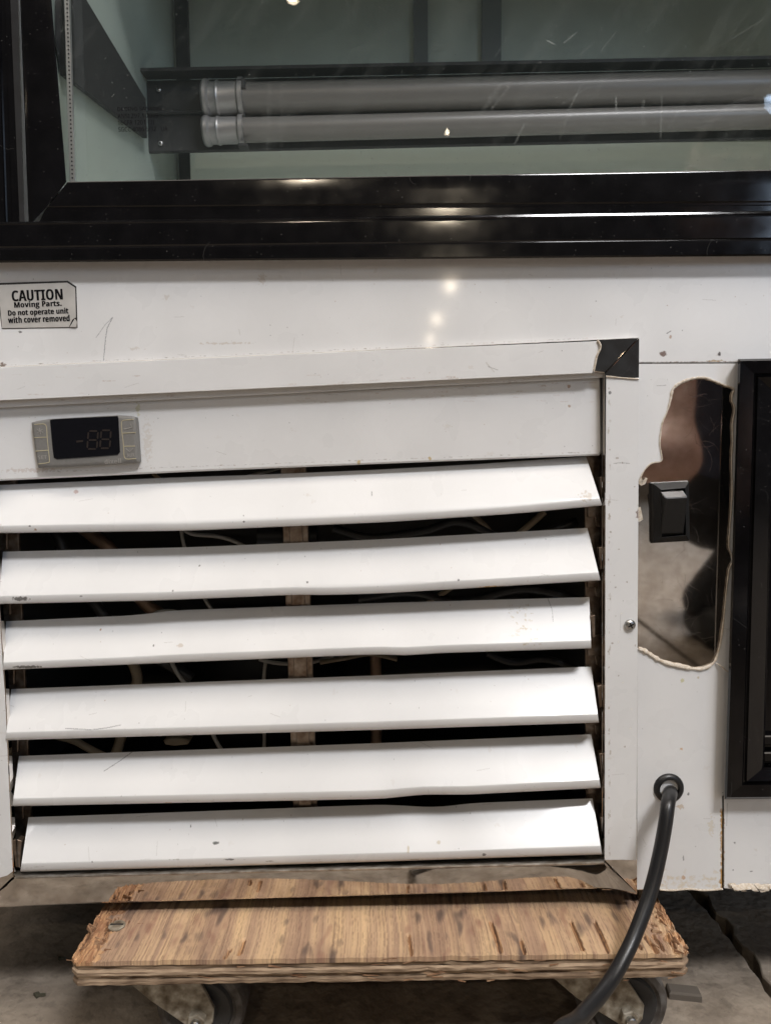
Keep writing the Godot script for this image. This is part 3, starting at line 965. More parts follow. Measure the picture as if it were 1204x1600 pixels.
	for s in slats:
		rows = []
		for i in 61:
			var f := i / 60.0
			var xm := lerpf(s.l[1], s.r[1], f)
			var yt := soft_at(s.t, xm)
			var yb := soft_at(s.b, xm)
			var za := -0.0125 + 0.0005 * sin(xm * 0.006 + s.r[0])
			var zb := 0.0085 + 0.0004 * sin(xm * 0.009 + s.r[0])
			var r := PackedVector3Array()
			for k in [[0.0, za, 0], [0.3, lerpf(za, zb, 0.36), 0], [0.6, lerpf(za, zb, 0.72), 0], [0.80, lerpf(za, zb, 0.95), 0], [0.845, zb, 0], [0.88, zb + 0.0002, 0], [0.95, zb - 0.0004, 0], [0.985, zb - 0.0012, 0], [1.0, zb - 0.0026, 0], [1.0, zb - 0.010, 0], [0.98, zb - 0.010, 0], [0.975, zb - 0.0026, 0], [0.86, zb - 0.0016, 0], [0.80, lerpf(za, zb, 0.95) - 0.0014, 0], [0.3, lerpf(za, zb, 0.36) - 0.0014, 0], [0.0, za - 0.0014, 0]]:
				var x := lerpf(lerpf(s.l[0], s.l[1], k[0]), lerpf(s.r[0], s.r[1], k[0]), f)
				r.append(on_z(x, lerpf(yt, yb, k[0]), k[1]))
			rows.append(r)
		st = Shape.new()
		st.loft(rows)
		put("slat", st.commit(26.0), M.white_film, cover)
	# uprights behind the slats
	plate("upright", M.bracket_steel, cover, [[437, 700], [477, 698], [496, 1270], [458, 1272]], -0.0165, 0.003, 0.0004)
	plate("upright_rib", M.bracket_steel, cover, [[447, 700], [468, 699], [487, 1270], [467, 1272]], -0.0150, 0.0012, 0.0004)
	plate("upright", M.bracket_steel, cover, [[-60, 730], [24, 730], [52, 1352], [-20, 1360]], -0.0170, 0.003, 0.0004)
	plate("upright", M.bracket_steel, cover, [[913, 705], [946, 704], [948, 1338], [915, 1340]], -0.0170, 0.003, 0.0004)
	# strips with tabs that hold the slat ends
	for k in 6:
		var y0: float = [716, 826, 933, 1042, 1148, 1248][k]
		var e: float = [938, 936, 923, 934, 937, 939][k]
		plate("slat_clip", M.bracket_steel, cover, [[918, y0 + 62], [944, y0 + 58], [945, y0 + 96], [938, y0 + 108], [931, y0 + 106], [929, y0 + 92], [918, y0 + 92]], -0.0140, 0.002, 0.0003)
		plate("slat_tab", M.bracket_steel, cover, [[e - 1, y0 + 30], [e + 6, y0 + 28], [e + 6.5, y0 + 62], [e + 1.5, y0 + 64]], -0.0010, 0.006, 0.0003)
	for k in 6:
		var x0: float = [-5, 0, 6, 12, 20, 36][k]
		var y0: float = [760, 862, 971, 1077, 1182, 1278][k]
		plate("slat_clip", M.bracket_steel, cover, [[x0 - 26, y0 + 60], [x0 + 16, y0 + 62], [x0 + 16, y0 + 98], [x0 - 10, y0 + 104], [x0 - 24, y0 + 98]], -0.0140, 0.002, 0.0003)
		plate("slat_tab", M.bracket_steel, cover, [[x0 - 9, y0 + 34], [x0 - 2, y0 + 36], [x0 - 4, y0 + 78], [x0 - 11, y0 + 76]], -0.0010, 0.006, 0.0003)
	# pan-head screw on the right strip
	screw_head("screw", cover, on_z(983, 976, zt + 0.0006), 0.0039, 0.0028)

func screw_head(called: String, parent: Node, at: Vector3, r: float, h: float, axis := Basis()) -> void:
	var prof := [[r * 0.98, 0.0], [r, h * 0.25], [r * 0.94, h * 0.55], [r * 0.75, h * 0.85], [r * 0.45, h], [0.0001, h * 1.02]]
	var s := put(called, lathe_shape(prof, 28, axis, at).commit(40.0), M.screw_zinc, parent)
	for a in [0.5, 0.5 + PI / 2]:
		var st := Shape.new()
		var b := axis * Basis(Vector3.BACK, a)
		var ring := []
		for z in [h * 0.8, h * 1.06]:
			var w := r * (0.10 if z < h else 0.13)
			ring.append(PackedVector3Array([at + b * Vector3(-r * 0.55, -w, z), at + b * Vector3(r * 0.55, -w, z), at + b * Vector3(r * 0.55, w, z), at + b * Vector3(-r * 0.55, w, z)]))
		st.loft(ring)
		put("cross_recess", st.commit(), M.dark_cavity, s)

func cavity(c: Node) -> void:
	var y0 := on_z(600, 1372, 0.0).y
	var y1 := on_z(600, 545, 0.0).y
	var x0 := -0.34
	var x1 := on_z(960, 900, -0.02).x
	var st := Shape.new()
	st.box(Vector3(x0, y0 - 0.004, -0.34), Vector3(x1, y0, -0.02))
	st.box(Vector3(x0, y1, -0.34), Vector3(x1, y1 + 0.004, -0.004))
	st.box(Vector3(x0, y0, -0.344), Vector3(x1, y1, -0.34))
	st.box(Vector3(x1, y0, -0.34), Vector3(x1 + 0.004, y1, -0.02))
	st.box(Vector3(x0, y0, -0.34), Vector3(x0 + 0.003, y1, -0.02))
	put("compressor_bay", st.commit(), M.bay_primer, c)
	# compressor shell, pipes and wiring seen through the gaps
	var comp := lathe_shape([[0.02, -0.075], [0.060, -0.072], [0.075, -0.06], [0.082, -0.02], [0.083, 0.0], [0.080, 0.03], [0.066, 0.062], [0.03, 0.078], [0.001, 0.08]], 32, Basis(Vector3.RIGHT, -PI / 2), Vector3(-0.12, y0 + 0.078, -0.19))
	put("compressor", comp.commit(40.0), M.dark_plastic, c)
	put("pipe_stub", lathe_shape([[0.001, -0.022], [0.0085, -0.022], [0.0085, 0.022], [0.001, 0.022]], 16, Basis(Vector3.UP, PI / 2), on_z(450, 838, -0.035)).commit(), M.dark_plastic, c)
	var wires := [
		["wire_white", 0.0016, [[280, 820, -0.05], [300, 834, -0.05], [340, 838, -0.055], [375, 850, -0.06], [420, 880, -0.07]]],
		["wire_white", 0.0014, [[283, 826, -0.06], [287, 850, -0.06], [300, 890, -0.06], [320, 935, -0.06], [332, 955, -0.06], [350, 990, -0.06]]],
		["wire_white", 0.0016, [[262, 1020, -0.05], [275, 1048, -0.05], [290, 1070, -0.05], [320, 1110, -0.05], [334, 1150, -0.045], [346, 1172, -0.045]]],
		["wire_white", 0.0015, [[405, 1030, -0.05], [425, 1035, -0.05], [450, 1037, -0.05], [480, 1036, -0.05], [520, 1026, -0.06]]],
		["wire_white", 0.0014, [[416, 1030, -0.055], [413, 1050, -0.055], [410, 1100, -0.055], [413, 1150, -0.055], [412, 1175, -0.055]]],
		["wire_tan", 0.0022, [[740, 805, -0.06], [758, 822, -0.06], [770, 838, -0.06], [790, 860, -0.06]]],
		["wire_tan", 0.0026, [[850, 800, -0.05], [833, 815, -0.05], [815, 830, -0.05], [790, 850, -0.06]]],
		["wire_tan", 0.0022, [[708, 915, -0.05], [690, 928, -0.05], [672, 940, -0.05], [640, 970, -0.06]]],
		["wire_white", 0.0012, [[240, 960, -0.05], [250, 955, -0.05], [265, 954, -0.05], [280, 958, -0.05], [300, 975, -0.05]]],
		["copper", 0.0055, [[130, 825, -0.09], [150, 840, -0.09], [175, 862, -0.09], [220, 935, -0.10], [250, 960, -0.10]]],
		["wire_tan", 0.0042, [[205, 1030, -0.07], [215, 1060, -0.07], [205, 1090, -0.07], [180, 1180, -0.07], [150, 1200, -0.07]]],
		["wire_black", 0.0045, [[85, 830, -0.06], [95, 845, -0.06], [110, 880, -0.06], [180, 980, -0.06], [300, 1060, -0.06]]],
		["wire_black", 0.0035, [[520, 825, -0.05], [580, 840, -0.05], [660, 830, -0.05], [720, 815, -0.05], [800, 845, -0.05], [900, 815, -0.05]]],
		["wire_black", 0.0035, [[560, 935, -0.05], [640, 925, -0.05], [720, 940, -0.05], [820, 920, -0.05], [910, 940, -0.05]]],
		["wire_tan", 0.0018, [[500, 1035, -0.05], [540, 1028, -0.05], [580, 1022, -0.06], [620, 1030, -0.06]]],
		["copper", 0.0048, [[585, 1000, -0.08], [587, 1050, -0.08], [588, 1130, -0.08], [586, 1190, -0.08]]],
		["wire_white", 0.0012, [[385, 745, -0.04], [400, 740, -0.04], [420, 736, -0.05], [440, 730, -0.06]]],
		["wire_tan", 0.0016, [[240, 740, -0.04], [246, 746, -0.04], [252, 752, -0.05], [262, 765, -0.06]]],
		["wire_tan", 0.0030, [[90, 1150, -0.06], [118, 1158, -0.06], [140, 1170, -0.06], [180, 1190, -0.07]]],
		["wire_black", 0.0030, [[760, 1020, -0.05], [800, 1035, -0.05], [850, 1030, -0.05], [900, 1045, -0.05]]],
	]
	for w in wires:
		var pts := []
		for p in w[2]: pts.append(on_z(p[0], p[1], p[2]))
		put("copper_pipe" if w[0] == "copper" else "wire", tube_shape(smooth_path(pts), w[1], 8).commit(50.0), M[w[0]], c)
	plate("tube_end", M.wire_tan, c, [[255, 1158], [265, 1153], [285, 1154], [297, 1158], [293, 1164], [272, 1166], [258, 1164]], -0.05, 0.01, 0.001)

# ---------------------------------------------------------------- glass and its black frame
func stretch(a: Array, b: Array, t: float) -> Array:      # the same moulding carried on past its end
	var out := []
	for i in a.size(): out.append([lerpf(a[i][0], b[i][0], t), lerpf(a[i][1], b[i][1], t), b[i][2]])
	return out

func glazing(c: Node) -> void:
	var fr := part("door_frame", c, "glossy black frame round the lower edge of the glass")
	# bottom sash rail, mitred at its left end
	var a := [[106, 284, -0.0040], [106, 284, 0.0060], [104, 287, 0.0066], [90, 305, 0.0070], [76, 322, 0.0076], [74, 324, 0.0070], [72, 327, 0.0070], [70, 329, 0.0080], [62, 346, 0.0082], [62, 346, -0.0040]]
	var b := [[1290, 264, -0.0040], [1290, 264, 0.0060], [1290, 267, 0.0066], [1290, 288, 0.0070], [1290, 313, 0.0076], [1290, 316, 0.0070], [1290, 319, 0.0070], [1290, 321, 0.0080], [1290, 328, 0.0082], [1290, 328, -0.0040]]
	b = stretch(a, b, 1.36)
	bar("sash_rail", M.black_frame, fr, a, b, 24.0)
	# sill below it: two steps and a bead
	a = [[-90, 348, -0.0030], [-90, 348, 0.0086], [-90, 351, 0.0090], [-90, 353, 0.0088], [-90, 356, 0.0091], [-90, 386, 0.0095], [-90, 388.5, 0.0091], [-90, 391, 0.0100], [-90, 408, 0.0100], [-90, 411, 0.0095], [-90, 411.5, 0.0000], [-90, 411.5, -0.0030]]
	b = [[1290, 329, -0.0030], [1290, 329, 0.0086], [1290, 332, 0.0090], [1290, 334, 0.0088], [1290, 338, 0.0091], [1290, 370, 0.0095], [1290, 372.5, 0.0091], [1290, 375, 0.0100], [1290, 396, 0.0100], [1290, 399, 0.0095], [1290, 399.5, 0.0000], [1290, 399.5, -0.0030]]
	var a2 := stretch(a, b, -0.09)
	b = stretch(a, b, 1.315)
	a = a2
	bar("sill", M.black_frame, fr, a, b, 24.0)
	# left sash stile
	a = [[73, -60, -0.0040], [76, -60, 0.0062], [73, -60, 0.0068], [60, -60, 0.0074], [44, -60, 0.0078], [30, -60, 0.0082], [29, -60, 0.0057], [28, -60, -0.0040]]
	b = [[104, 284, -0.0040], [104, 284, 0.0062], [102, 287, 0.0068], [88, 305, 0.0074], [71, 326, 0.0078], [52, 346.5, 0.0082], [45, 346.5, 0.0057], [44, 346.5, -0.0040]]
	bar("sash_stile", M.black_frame, fr, a, b, 24.0)
	# outer post with a polished strip
	a = [[14, -60, -0.0040], [14, -60, 0.0065], [13, -60, 0.0070], [6, -60, 0.0072], [5, -60, 0.0057], [-4, -60, 0.0057], [-6, -60, 0.0076], [-212, -60, 0.0076], [-212, -60, -0.0040]]
	b = [[33, 347, -0.0040], [33, 347, 0.0065], [32, 347, 0.0070], [20, 347, 0.0072], [19, 347, 0.0057], [10, 347, 0.0057], [8, 347, 0.0076], [-212, 348, 0.0076], [-212, 348, -0.0040]]
	bar("post", M.black_frame, fr, a, b, 24.0)
	bar("post_strip", M.mirror_steel, fr, [[14, -60, 0.002], [14, -60, 0.0086], [27, -60, 0.0056], [27, -60, 0.002]], [[31, 346.5, 0.002], [31, 346.5, 0.0086], [39, 346.5, 0.0062], [39, 346.5, 0.002]])
	# double pane with its spacer bar
	var gl := part("glass_unit", c)
	pane("glass_pane", gl, [[70, -70], [1725, -70], [1725, 270], [98, 290]], 0.0012)
	pane("glass_pane", gl, [[100, -70], [1725, -70], [1725, 270], [115, 287]], -0.0120)
	bar("spacer_bar", M.spacer_alloy, gl, [[99, -60, -0.001], [106, -60, -0.001], [109, -60, -0.010], [98, -60, -0.010]], [[110, 284, -0.001], [117, 284, -0.001], [119, 284, -0.010], [109, 284, -0.010]])
	var st := Shape.new()
	for k in 44:
		var f := k / 43.0
		var p := on_z(lerpf(105.0, 113.5, f), lerpf(0.0, 278.0, f), -0.0008)
		st.loft([ring_at(p, 0.0006, 6), ring_at(p + Vector3(0, 0, 0.0002), 0.0006, 6)])
	put("spacer_holes", st.commit(), M.dark_steel, gl)
	var dots := ["DEQING SANXING", "ANSI Z97.1-2009", "16CFR 1201 CII", "SGCC 4086 6/32   UA"]
	var wide := [69, 63, 57, 77]
	var left := [184, 184, 184.5, 185]
	for i in 4:
		words(dots[i], M.print_black, gl, left[i] + wide[i] / 2.0, 170.5 + i * 10.4, wide[i], 0.0015, false, 7.0, -0.012)
	glass_dust_and_haze(gl)
	interior(c)

func ring_at(p: Vector3, r: float, n: int) -> PackedVector3Array:
	var out := PackedVector3Array()
	for k in n: out.append(p + Vector3(cos(TAU * k / n), sin(TAU * k / n), 0) * r)
	return out

func pane(called: String, parent: Node, px: Array, z: float) -> void:
	var st := Shape.new()
	var q := []
	for p in px: q.append(on_z(p[0], p[1], z))
	st.quad_at(q[0], q[1], q[2], q[3])
	put(called, st.commit(20.0, false), M.glass, parent)

func glass_dust_and_haze(parent: Node) -> void:
	# specks and wiping marks on the outer pane, with a reflection haze painted in
	var w := 1024
	var h := 256
	var im := Image.create(w, h, false, Image.FORMAT_RGBA8)
	im.fill(Color(0.75, 0.77, 0.75, 0.0))
	var dot := func(x: float, y: float, a: float) -> void:
		var i := int(x)
		var j := int(y)
		if i >= 0 and j >= 0 and i < w and j < h:
			var o := im.get_pixel(i, j)
			o.a = minf(1.0, o.a + a)
			im.set_pixel(i, j, o)
	var haze_smear := FastNoiseLite.new()  # soft noise that paints in the haze of reflections
	haze_smear.seed = 91
	haze_smear.frequency = 1.0
	haze_smear.fractal_octaves = 4
	for j in h:
		for i in w:
			var v := haze_smear.get_noise_2d(i * 0.022 + j * 0.016, j * 0.006)
			if v > 0.02: im.set_pixel(i, j, Color(0.75, 0.77, 0.75, (v - 0.02) * 0.055 * rng.randf_range(0.6, 1.0)))
	for i in 500: dot.call(rng.randf() * w, rng.randf() * h, rng.randf_range(0.08, 0.5))
	var strokes := [[780, 130, 745, 180, 0.14], [800, 125, 762, 172, 0.12], [850, 75, 800, 160, 0.12], [915, 135, 870, 165, 0.10], [906, 130, 885, 170, 0.12], [864, 68, 852, 62, 0.10], [900, 50, 880, 66, 0.09], [930, 60, 900, 90, 0.06], [960, 50, 935, 80, 0.06], [418, 130, 417, 235, 0.18], [438, 128, 438, 228, 0.16], [800, 225, 815, 190, 0.12], [870, 215, 885, 170, 0.10], [1031, 145, 1028, 215, 0.16], [960, 150, 960, 180, 0.14], [1002, 155, 1000, 195, 0.12], [740, 180, 775, 130, 0.10], [1150, 40, 1100, 120, 0.06], [1190, 30, 1140, 60, 0.07], [1100, 145, 1060, 200, 0.10], [1080, 140, 1040, 200, 0.10]]  # wiping marks; the ones at the far right imitate window reflections
	for s in strokes:
		for pass_ in 3:
			var n := 160
			var off := rng.randf_range(-2.0, 2.0)
			for k in n:
				var f := k / float(n)
				if rng.randf() < 0.45: continue
				dot.call((lerpf(s[0], s[2], f) + off + rng.randfn(0, 0.5)) / 1204.0 * w, (lerpf(s[1], s[3], f) + rng.randfn(0, 0.5)) / 290.0 * h, s[4] * 0.42 * rng.randf_range(0.3, 1.0))
	var m := mat("glass_dust_and_haze", Color.WHITE, 0.9)
	m.transparency = BaseMaterial3D.TRANSPARENCY_ALPHA
	m.albedo_texture = ImageTexture.create_from_image(im)
	var a := [on_z(0, 0, 0.0014), on_z(1204, 0, 0.0014), on_z(1204, 290, 0.0014), on_z(0, 290, 0.0014)]
	var arrays := []
	arrays.resize(Mesh.ARRAY_MAX)
	var x0: float = on_z(100, 284, 0.0014).x
	var f0: float = (x0 - a[0].x) / (a[1].x - a[0].x)
	var f1 := 0.98
	arrays[Mesh.ARRAY_VERTEX] = PackedVector3Array([a[0].lerp(a[1], f0), a[1], a[2].lerp(a[1], 1.0 - f1), a[3].lerp(a[0], 1.0 - f1).lerp(a[2].lerp(a[1], 1.0 - f1), f0)])
	arrays[Mesh.ARRAY_NORMAL] = PackedVector3Array([Vector3.BACK, Vector3.BACK, Vector3.BACK, Vector3.BACK])
	arrays[Mesh.ARRAY_TEX_UV] = PackedVector2Array([Vector2(f0, 0), Vector2(1, 0), Vector2(1, f1), Vector2(f0, f1)])
	arrays[Mesh.ARRAY_INDEX] = PackedInt32Array([0, 1, 2, 0, 2, 3])
	var mesh := ArrayMesh.new()
	mesh.add_surface_from_arrays(Mesh.PRIMITIVE_TRIANGLES, arrays)
	var o := put("dust_haze_film", mesh, m, parent)
	o.set_meta("kind", "stuff")

func interior(c: Node) -> void:
	var ins := part("cold_compartment", c)
	var xl := on_z(103, 200, -0.03).x
	var zb := -0.32
	var yf := on_z(600, 292, -0.02).y
	var st := Shape.new()
	st.box(Vector3(xl - 0.008, yf - 0.01, zb), Vector3(xl, 1.22, -0.013))
	put("liner_side", st.commit(), M.case_liner, ins)
	st = Shape.new(); st.box(Vector3(xl - 0.008, yf - 0.01, zb - 0.01), Vector3(0.47, 1.22, zb))
	put("liner_back", st.commit(), M.case_liner, ins)
	st = Shape.new(); st.box(Vector3(xl, yf - 0.01, zb), Vector3(0.47, yf, -0.014))
	put("liner_floor", st.commit(), M.liner_white, ins)
	# unseen opaque board added higher up, out of the picture, to shade the inside
	st = Shape.new(); st.box(Vector3(xl + 0.002, 0.915, zb + 0.002), Vector3(0.46, 0.925, -0.035))
	put("added_shade_shelf", st.commit(), M.case_liner, ins)
	# pale strip low on the rear wall: its brighter light is in the colour
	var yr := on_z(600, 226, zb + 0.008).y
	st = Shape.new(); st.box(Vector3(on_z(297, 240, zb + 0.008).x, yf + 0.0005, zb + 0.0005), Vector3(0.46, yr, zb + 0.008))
	put("lit_back_strip", st.commit(), M.lit_strip_pale, ins)
	# rear wall post at the left; two grey bars stand for reflected columns
	for p in [[276, 296], [646, 668], [752, 782]]:
		var l := on_z(p[0], 100, zb + 0.004).x
		var r := on_z(p[1], 100, zb + 0.004).x
		st = Shape.new(); st.box(Vector3(l, yf, zb), Vector3(r, 1.2, zb + 0.006))
		put("post_and_reflection_bar", st.commit(), M.dark_steel if p[0] < 300 else M.reflection_grey, ins)
	# side bracket of the shelf: deep at the back, running along the side liner
	var xs := xl + 0.006
	var ring := [on_x(132, -6, xs), on_x(228, 155, xs), on_x(230, 216, xs), on_x(104, 118, xs), on_x(96, 60, xs), on_x(96, -6, xs)]
	st = Shape.new()
	var lo := PackedVector3Array()
	var hi := PackedVector3Array()
	for p in ring:
		lo.append(p)
		hi.append(p + Vector3(-0.004, 0, 0))
	st.loft([lo, hi])
	put("shelf_bracket", st.commit(), M.dark_steel, ins)
	# twin tube light fitting, switched off
	var zf := -0.22
	var fit := part("tube_light_fitting", c, "dark twin-tube light fitting inside the case, switched off")
	fit.name = "tube_fitting"
	plate("backplate", M.dark_steel, fit, [[225, 125], [1290, 104], [1290, 214], [230, 238]], zf, 0.004, 0.001)
	plate("backplate_lip", M.dark_steel, fit, [[228, 172], [1290, 152], [1290, 157], [229, 178]], zf + 0.004, 0.004, 0.001)
	var h0 := on_z(225, 125, zf)
	var h1 := on_z(1290, 104, zf)
	var hood := Shape.new()
	hood.loft([PackedVector3Array([h0, h0 + Vector3(0, 0.002, 0), h0 + Vector3(0, 0.002, 0.018), h0 + Vector3(0, -0.001, 0.018)]), PackedVector3Array([h1, h1 + Vector3(0, 0.002, 0), h1 + Vector3(0, 0.002, 0.018), h1 + Vector3(0, -0.001, 0.018)])])
	put("fitting_hood", hood.commit(), M.dark_steel, fit)
	for k in 2:
		var y0: float = [157, 205][k]
		var y1: float = [134, 180][k]
		var r: float = [0.0155, 0.0118][k]
		var p0 := on_z(322, y0, zf + 0.014)
		var p1 := on_z(1290, y1, zf + 0.014)
		var d := (p1 - p0).normalized()
		var ax := Basis.looking_at(d, Vector3.UP)
		var L := p0.distance_to(p1)
		put("tube", lathe_shape([[0.001, -0.03], [r * 0.92, -0.03], [r * 0.92, -L], [0.001, -L]], 24, ax, p0).commit(), M.lamp_tube_off, fit)
		put("socket", lathe_shape([[0.001, 0.002], [r * 1.02, 0.002], [r * 1.15, 0.0], [r * 1.15, -0.003], [r, -0.005], [r, -0.010], [r * 1.08, -0.012], [r, -0.014], [r, -0.030], [r * 1.2, -0.032], [r * 1.2, -0.036], [0.001, -0.036]], 24, ax, p0).commit(), M.socket_alloy, fit)
		plate("tube_clip", M.dark_steel, fit, [[369, y0 - 34], [382, y0 - 36], [383, y0 - 20], [369, y0 - 19]] if k == 0 else [[372, y0 + 18], [386, y0 + 18], [387, y0 + 24], [372, y0 + 24]], zf + 0.03, 0.01, 0.001)
	screw_head("rivet", fit, on_z(251, 224, zf + 0.001), 0.0022, 0.001)
	screw_head("rivet", fit, on_z(248, 140, zf + 0.001), 0.0022, 0.001)

# ---------------------------------------------------------------- black frame at the right edge
func vent_frame(c: Node) -> void:
	var fr := part("vent_frame", c, "glossy black mitred frame at the right edge")
	var lip := [[0.0, 0.0], [0.0, 0.010], [0.06, 0.0125], [0.44, 0.0120], [0.47, 0.0095], [0.52, 0.0095], [0.56, 0.0115], [0.92, 0.0080], [1.0, 0.0050], [1.0, 0.0]]
	var tl := [[1152.5, 561], [1208, 612]]
	var bl := [[1131, 1249], [1193, 1199]]
	var tr := [[1700, 552], [1650, 600]]
	var br := [[1650, 1243], [1596, 1191]]
	var sides := [["frame_side", tl, bl], ["frame_top", tl, tr], ["frame_bottom", bl, br], ["frame_side", tr, br]]
	for s in sides:
		var a := []
		var b := []
		for q in lip:
			a.append([lerpf(s[1][0][0], s[1][1][0], q[0]), lerpf(s[1][0][1], s[1][1][1], q[0]), q[1]])
			b.append([lerpf(s[2][0][0], s[2][1][0], q[0]), lerpf(s[2][0][1], s[2][1][1], q[0]), q[1]])
		bar(s[0], M.black_frame, fr, a, b, 22.0)
	plate("infill_panel", M.black_frame, fr, [[1180, 600], [1660, 595], [1610, 1210], [1180, 1215]], -0.004, 0.003, 0.0005)
	for k in 2:
		var y := 1150.0 + k * 26.0
		plate("grille_bar", M.black_frame, fr, [[1192, y], [1600, y - 3], [1600, y + 12], [1192, y + 15]], 0.0015, 0.004, 0.0008)

# ---------------------------------------------------------------- temperature controller
func controller(c: Node) -> void:
	var k := part("temperature_controller", c, "grey digital temperature controller with dark unlit display")
	var z0 := -0.0035
	# bezel with a softly rounded face: rings from the panel outwards
	var ring := [[49, 660], [56, 658], [77, 654.5], [130, 651.5], [184, 648.5], [205, 650], [212, 652], [213.5, 660], [215.5, 690], [217.5, 721.5], [214, 723], [170, 726], [110, 730], [60, 731.5], [58.5, 728], [54, 700]]
	var base := PackedVector2Array()
	for p in ring:
		var q := on_z(p[0], p[1], z0 + 0.005)
		base.append(Vector2(q.x, q.y))
	var st := Shape.new()
	var rows := []
	for s in [[0.0, 0.0], [0.0, 0.0042], [0.0004, 0.0050], [0.0012, 0.0056], [0.0026, 0.0060]]:
		var rr := inset(base, -s[0])
		var area := 0.0
		for i in base.size(): area += base[i].cross(base[(i + 1) % base.size()])
		rr = inset(base, s[0])
		var row := PackedVector3Array()
		for p in rr: row.append(Vector3(p.x, p.y, z0 + s[1]))
		rows.append(row)
	st.loft(rows)
	put("bezel", st.commit(40.0), M.grey_plastic, k)
	var zf := z0 + 0.0062
	plate("display_window", M.screen_black, k, [[78, 656], [82, 655], [130, 652.5], [183.5, 650], [185, 653], [187.5, 706], [184, 711], [150, 714], [89, 718], [84, 715], [82, 700]], zf + 0.0003, 0.0012, 0.0003)
	# seven-segment digits, unlit
	var zs := zf + 0.00045
	plate("segment", M.unlit_segment, k, [[119.5, 688.5], [130, 687.5], [130, 690.5], [119.5, 691.5]], zs, 0.0001, 0.0)
	for d in [145.0, 165.0]:
		var y: float = 687.5 - (d - 145.0) * 0.06
		var h := 14.0
		var w := 7.5
		var q := 2.6
		for s in [[-w + 1, -h, w - 1, -h], [-w + 1, 0, w - 1, 0], [-w + 1, h, w - 1, h], [-w, -h + 1.5, -w, -1.5], [w, -h + 1.5, w, -1.5], [-w, 1.5, -w, h - 1.5], [w, 1.5, w, h - 1.5]]:
			var a := Vector2(d + s[0] + s[1] * -0.08, y + s[1])
			var b := Vector2(d + s[2] + s[3] * -0.08, y + s[3])
			var n := (b - a).normalized()
			var o := Vector2(-n.y, n.x) * q * 0.5
			plate("segment", M.unlit_segment, k, [[a.x, a.y], [a.x + n.x * q / 2 + o.x, a.y + n.y * q / 2 + o.y], [b.x - n.x * q / 2 + o.x, b.y - n.y * q / 2 + o.y], [b.x, b.y], [b.x - n.x * q / 2 - o.x, b.y - n.y * q / 2 - o.y], [a.x + n.x * q / 2 - o.x, a.y + n.y * q / 2 - o.y]], zs, 0.0001, 0.0)
	# raised outlines of the keys
	var lines := [[[54, 663.5], [66, 662.5], [70, 663], [73, 667], [74, 683], [76, 703], [77.5, 719], [75, 723], [60, 725]], [[54, 684], [74, 683]], [[56, 705], [76, 703.5]],
		[[209, 655.5], [195, 656.5], [191, 658], [190, 662], [191, 677], [193.5, 697], [194, 711], [196, 716], [200, 717.5], [213, 716.5]], [[192, 677], [212, 676]], [[193, 697.5], [211, 697]]]
	for l in lines:
		var pts := []
		for p in l: pts.append(on_z(p[0], p[1], zf - 0.0002))
		put("key_outline", tube_shape(smooth_path(pts, 4), 0.00028, 6).commit(60.0), M.groove_ivory, k)
	for g in [[[195, 671], [206, 668], [204, 662]], [[197, 701], [203, 706], [209, 700]]]:
		var pts := []
		for p in g: pts.append(on_z(p[0], p[1], zf - 0.0002))
		put("arrow_mark", tube_shape(PackedVector3Array(pts), 0.0003, 6).commit(60.0), M.emboss_grey, k)
	for a in 3:
		var d := Vector2(cos(a * PI / 3 + 0.4), sin(a * PI / 3 + 0.4)) * 5.0
		put("snowflake_mark", tube_shape(PackedVector3Array([on_z(63 - d.x, 673.5 - d.y, zf - 0.0002), on_z(63 + d.x, 673.5 + d.y, zf - 0.0002)]), 0.0003, 6).commit(60.0), M.emboss_grey, k)
	words("SET", M.emboss_grey, k, 66.5, 714.5, 14, zf - 0.0001, true, 6.0, -0.05)
	words("AUX", M.emboss_grey, k, 204.5, 711.0, 12, zf - 0.0001, true, 6.0, -0.05)
	words("dixell", M.emboss_grey, k, 176.5, 720.6, 26, zf - 0.0001, true, 7.5, -0.05)

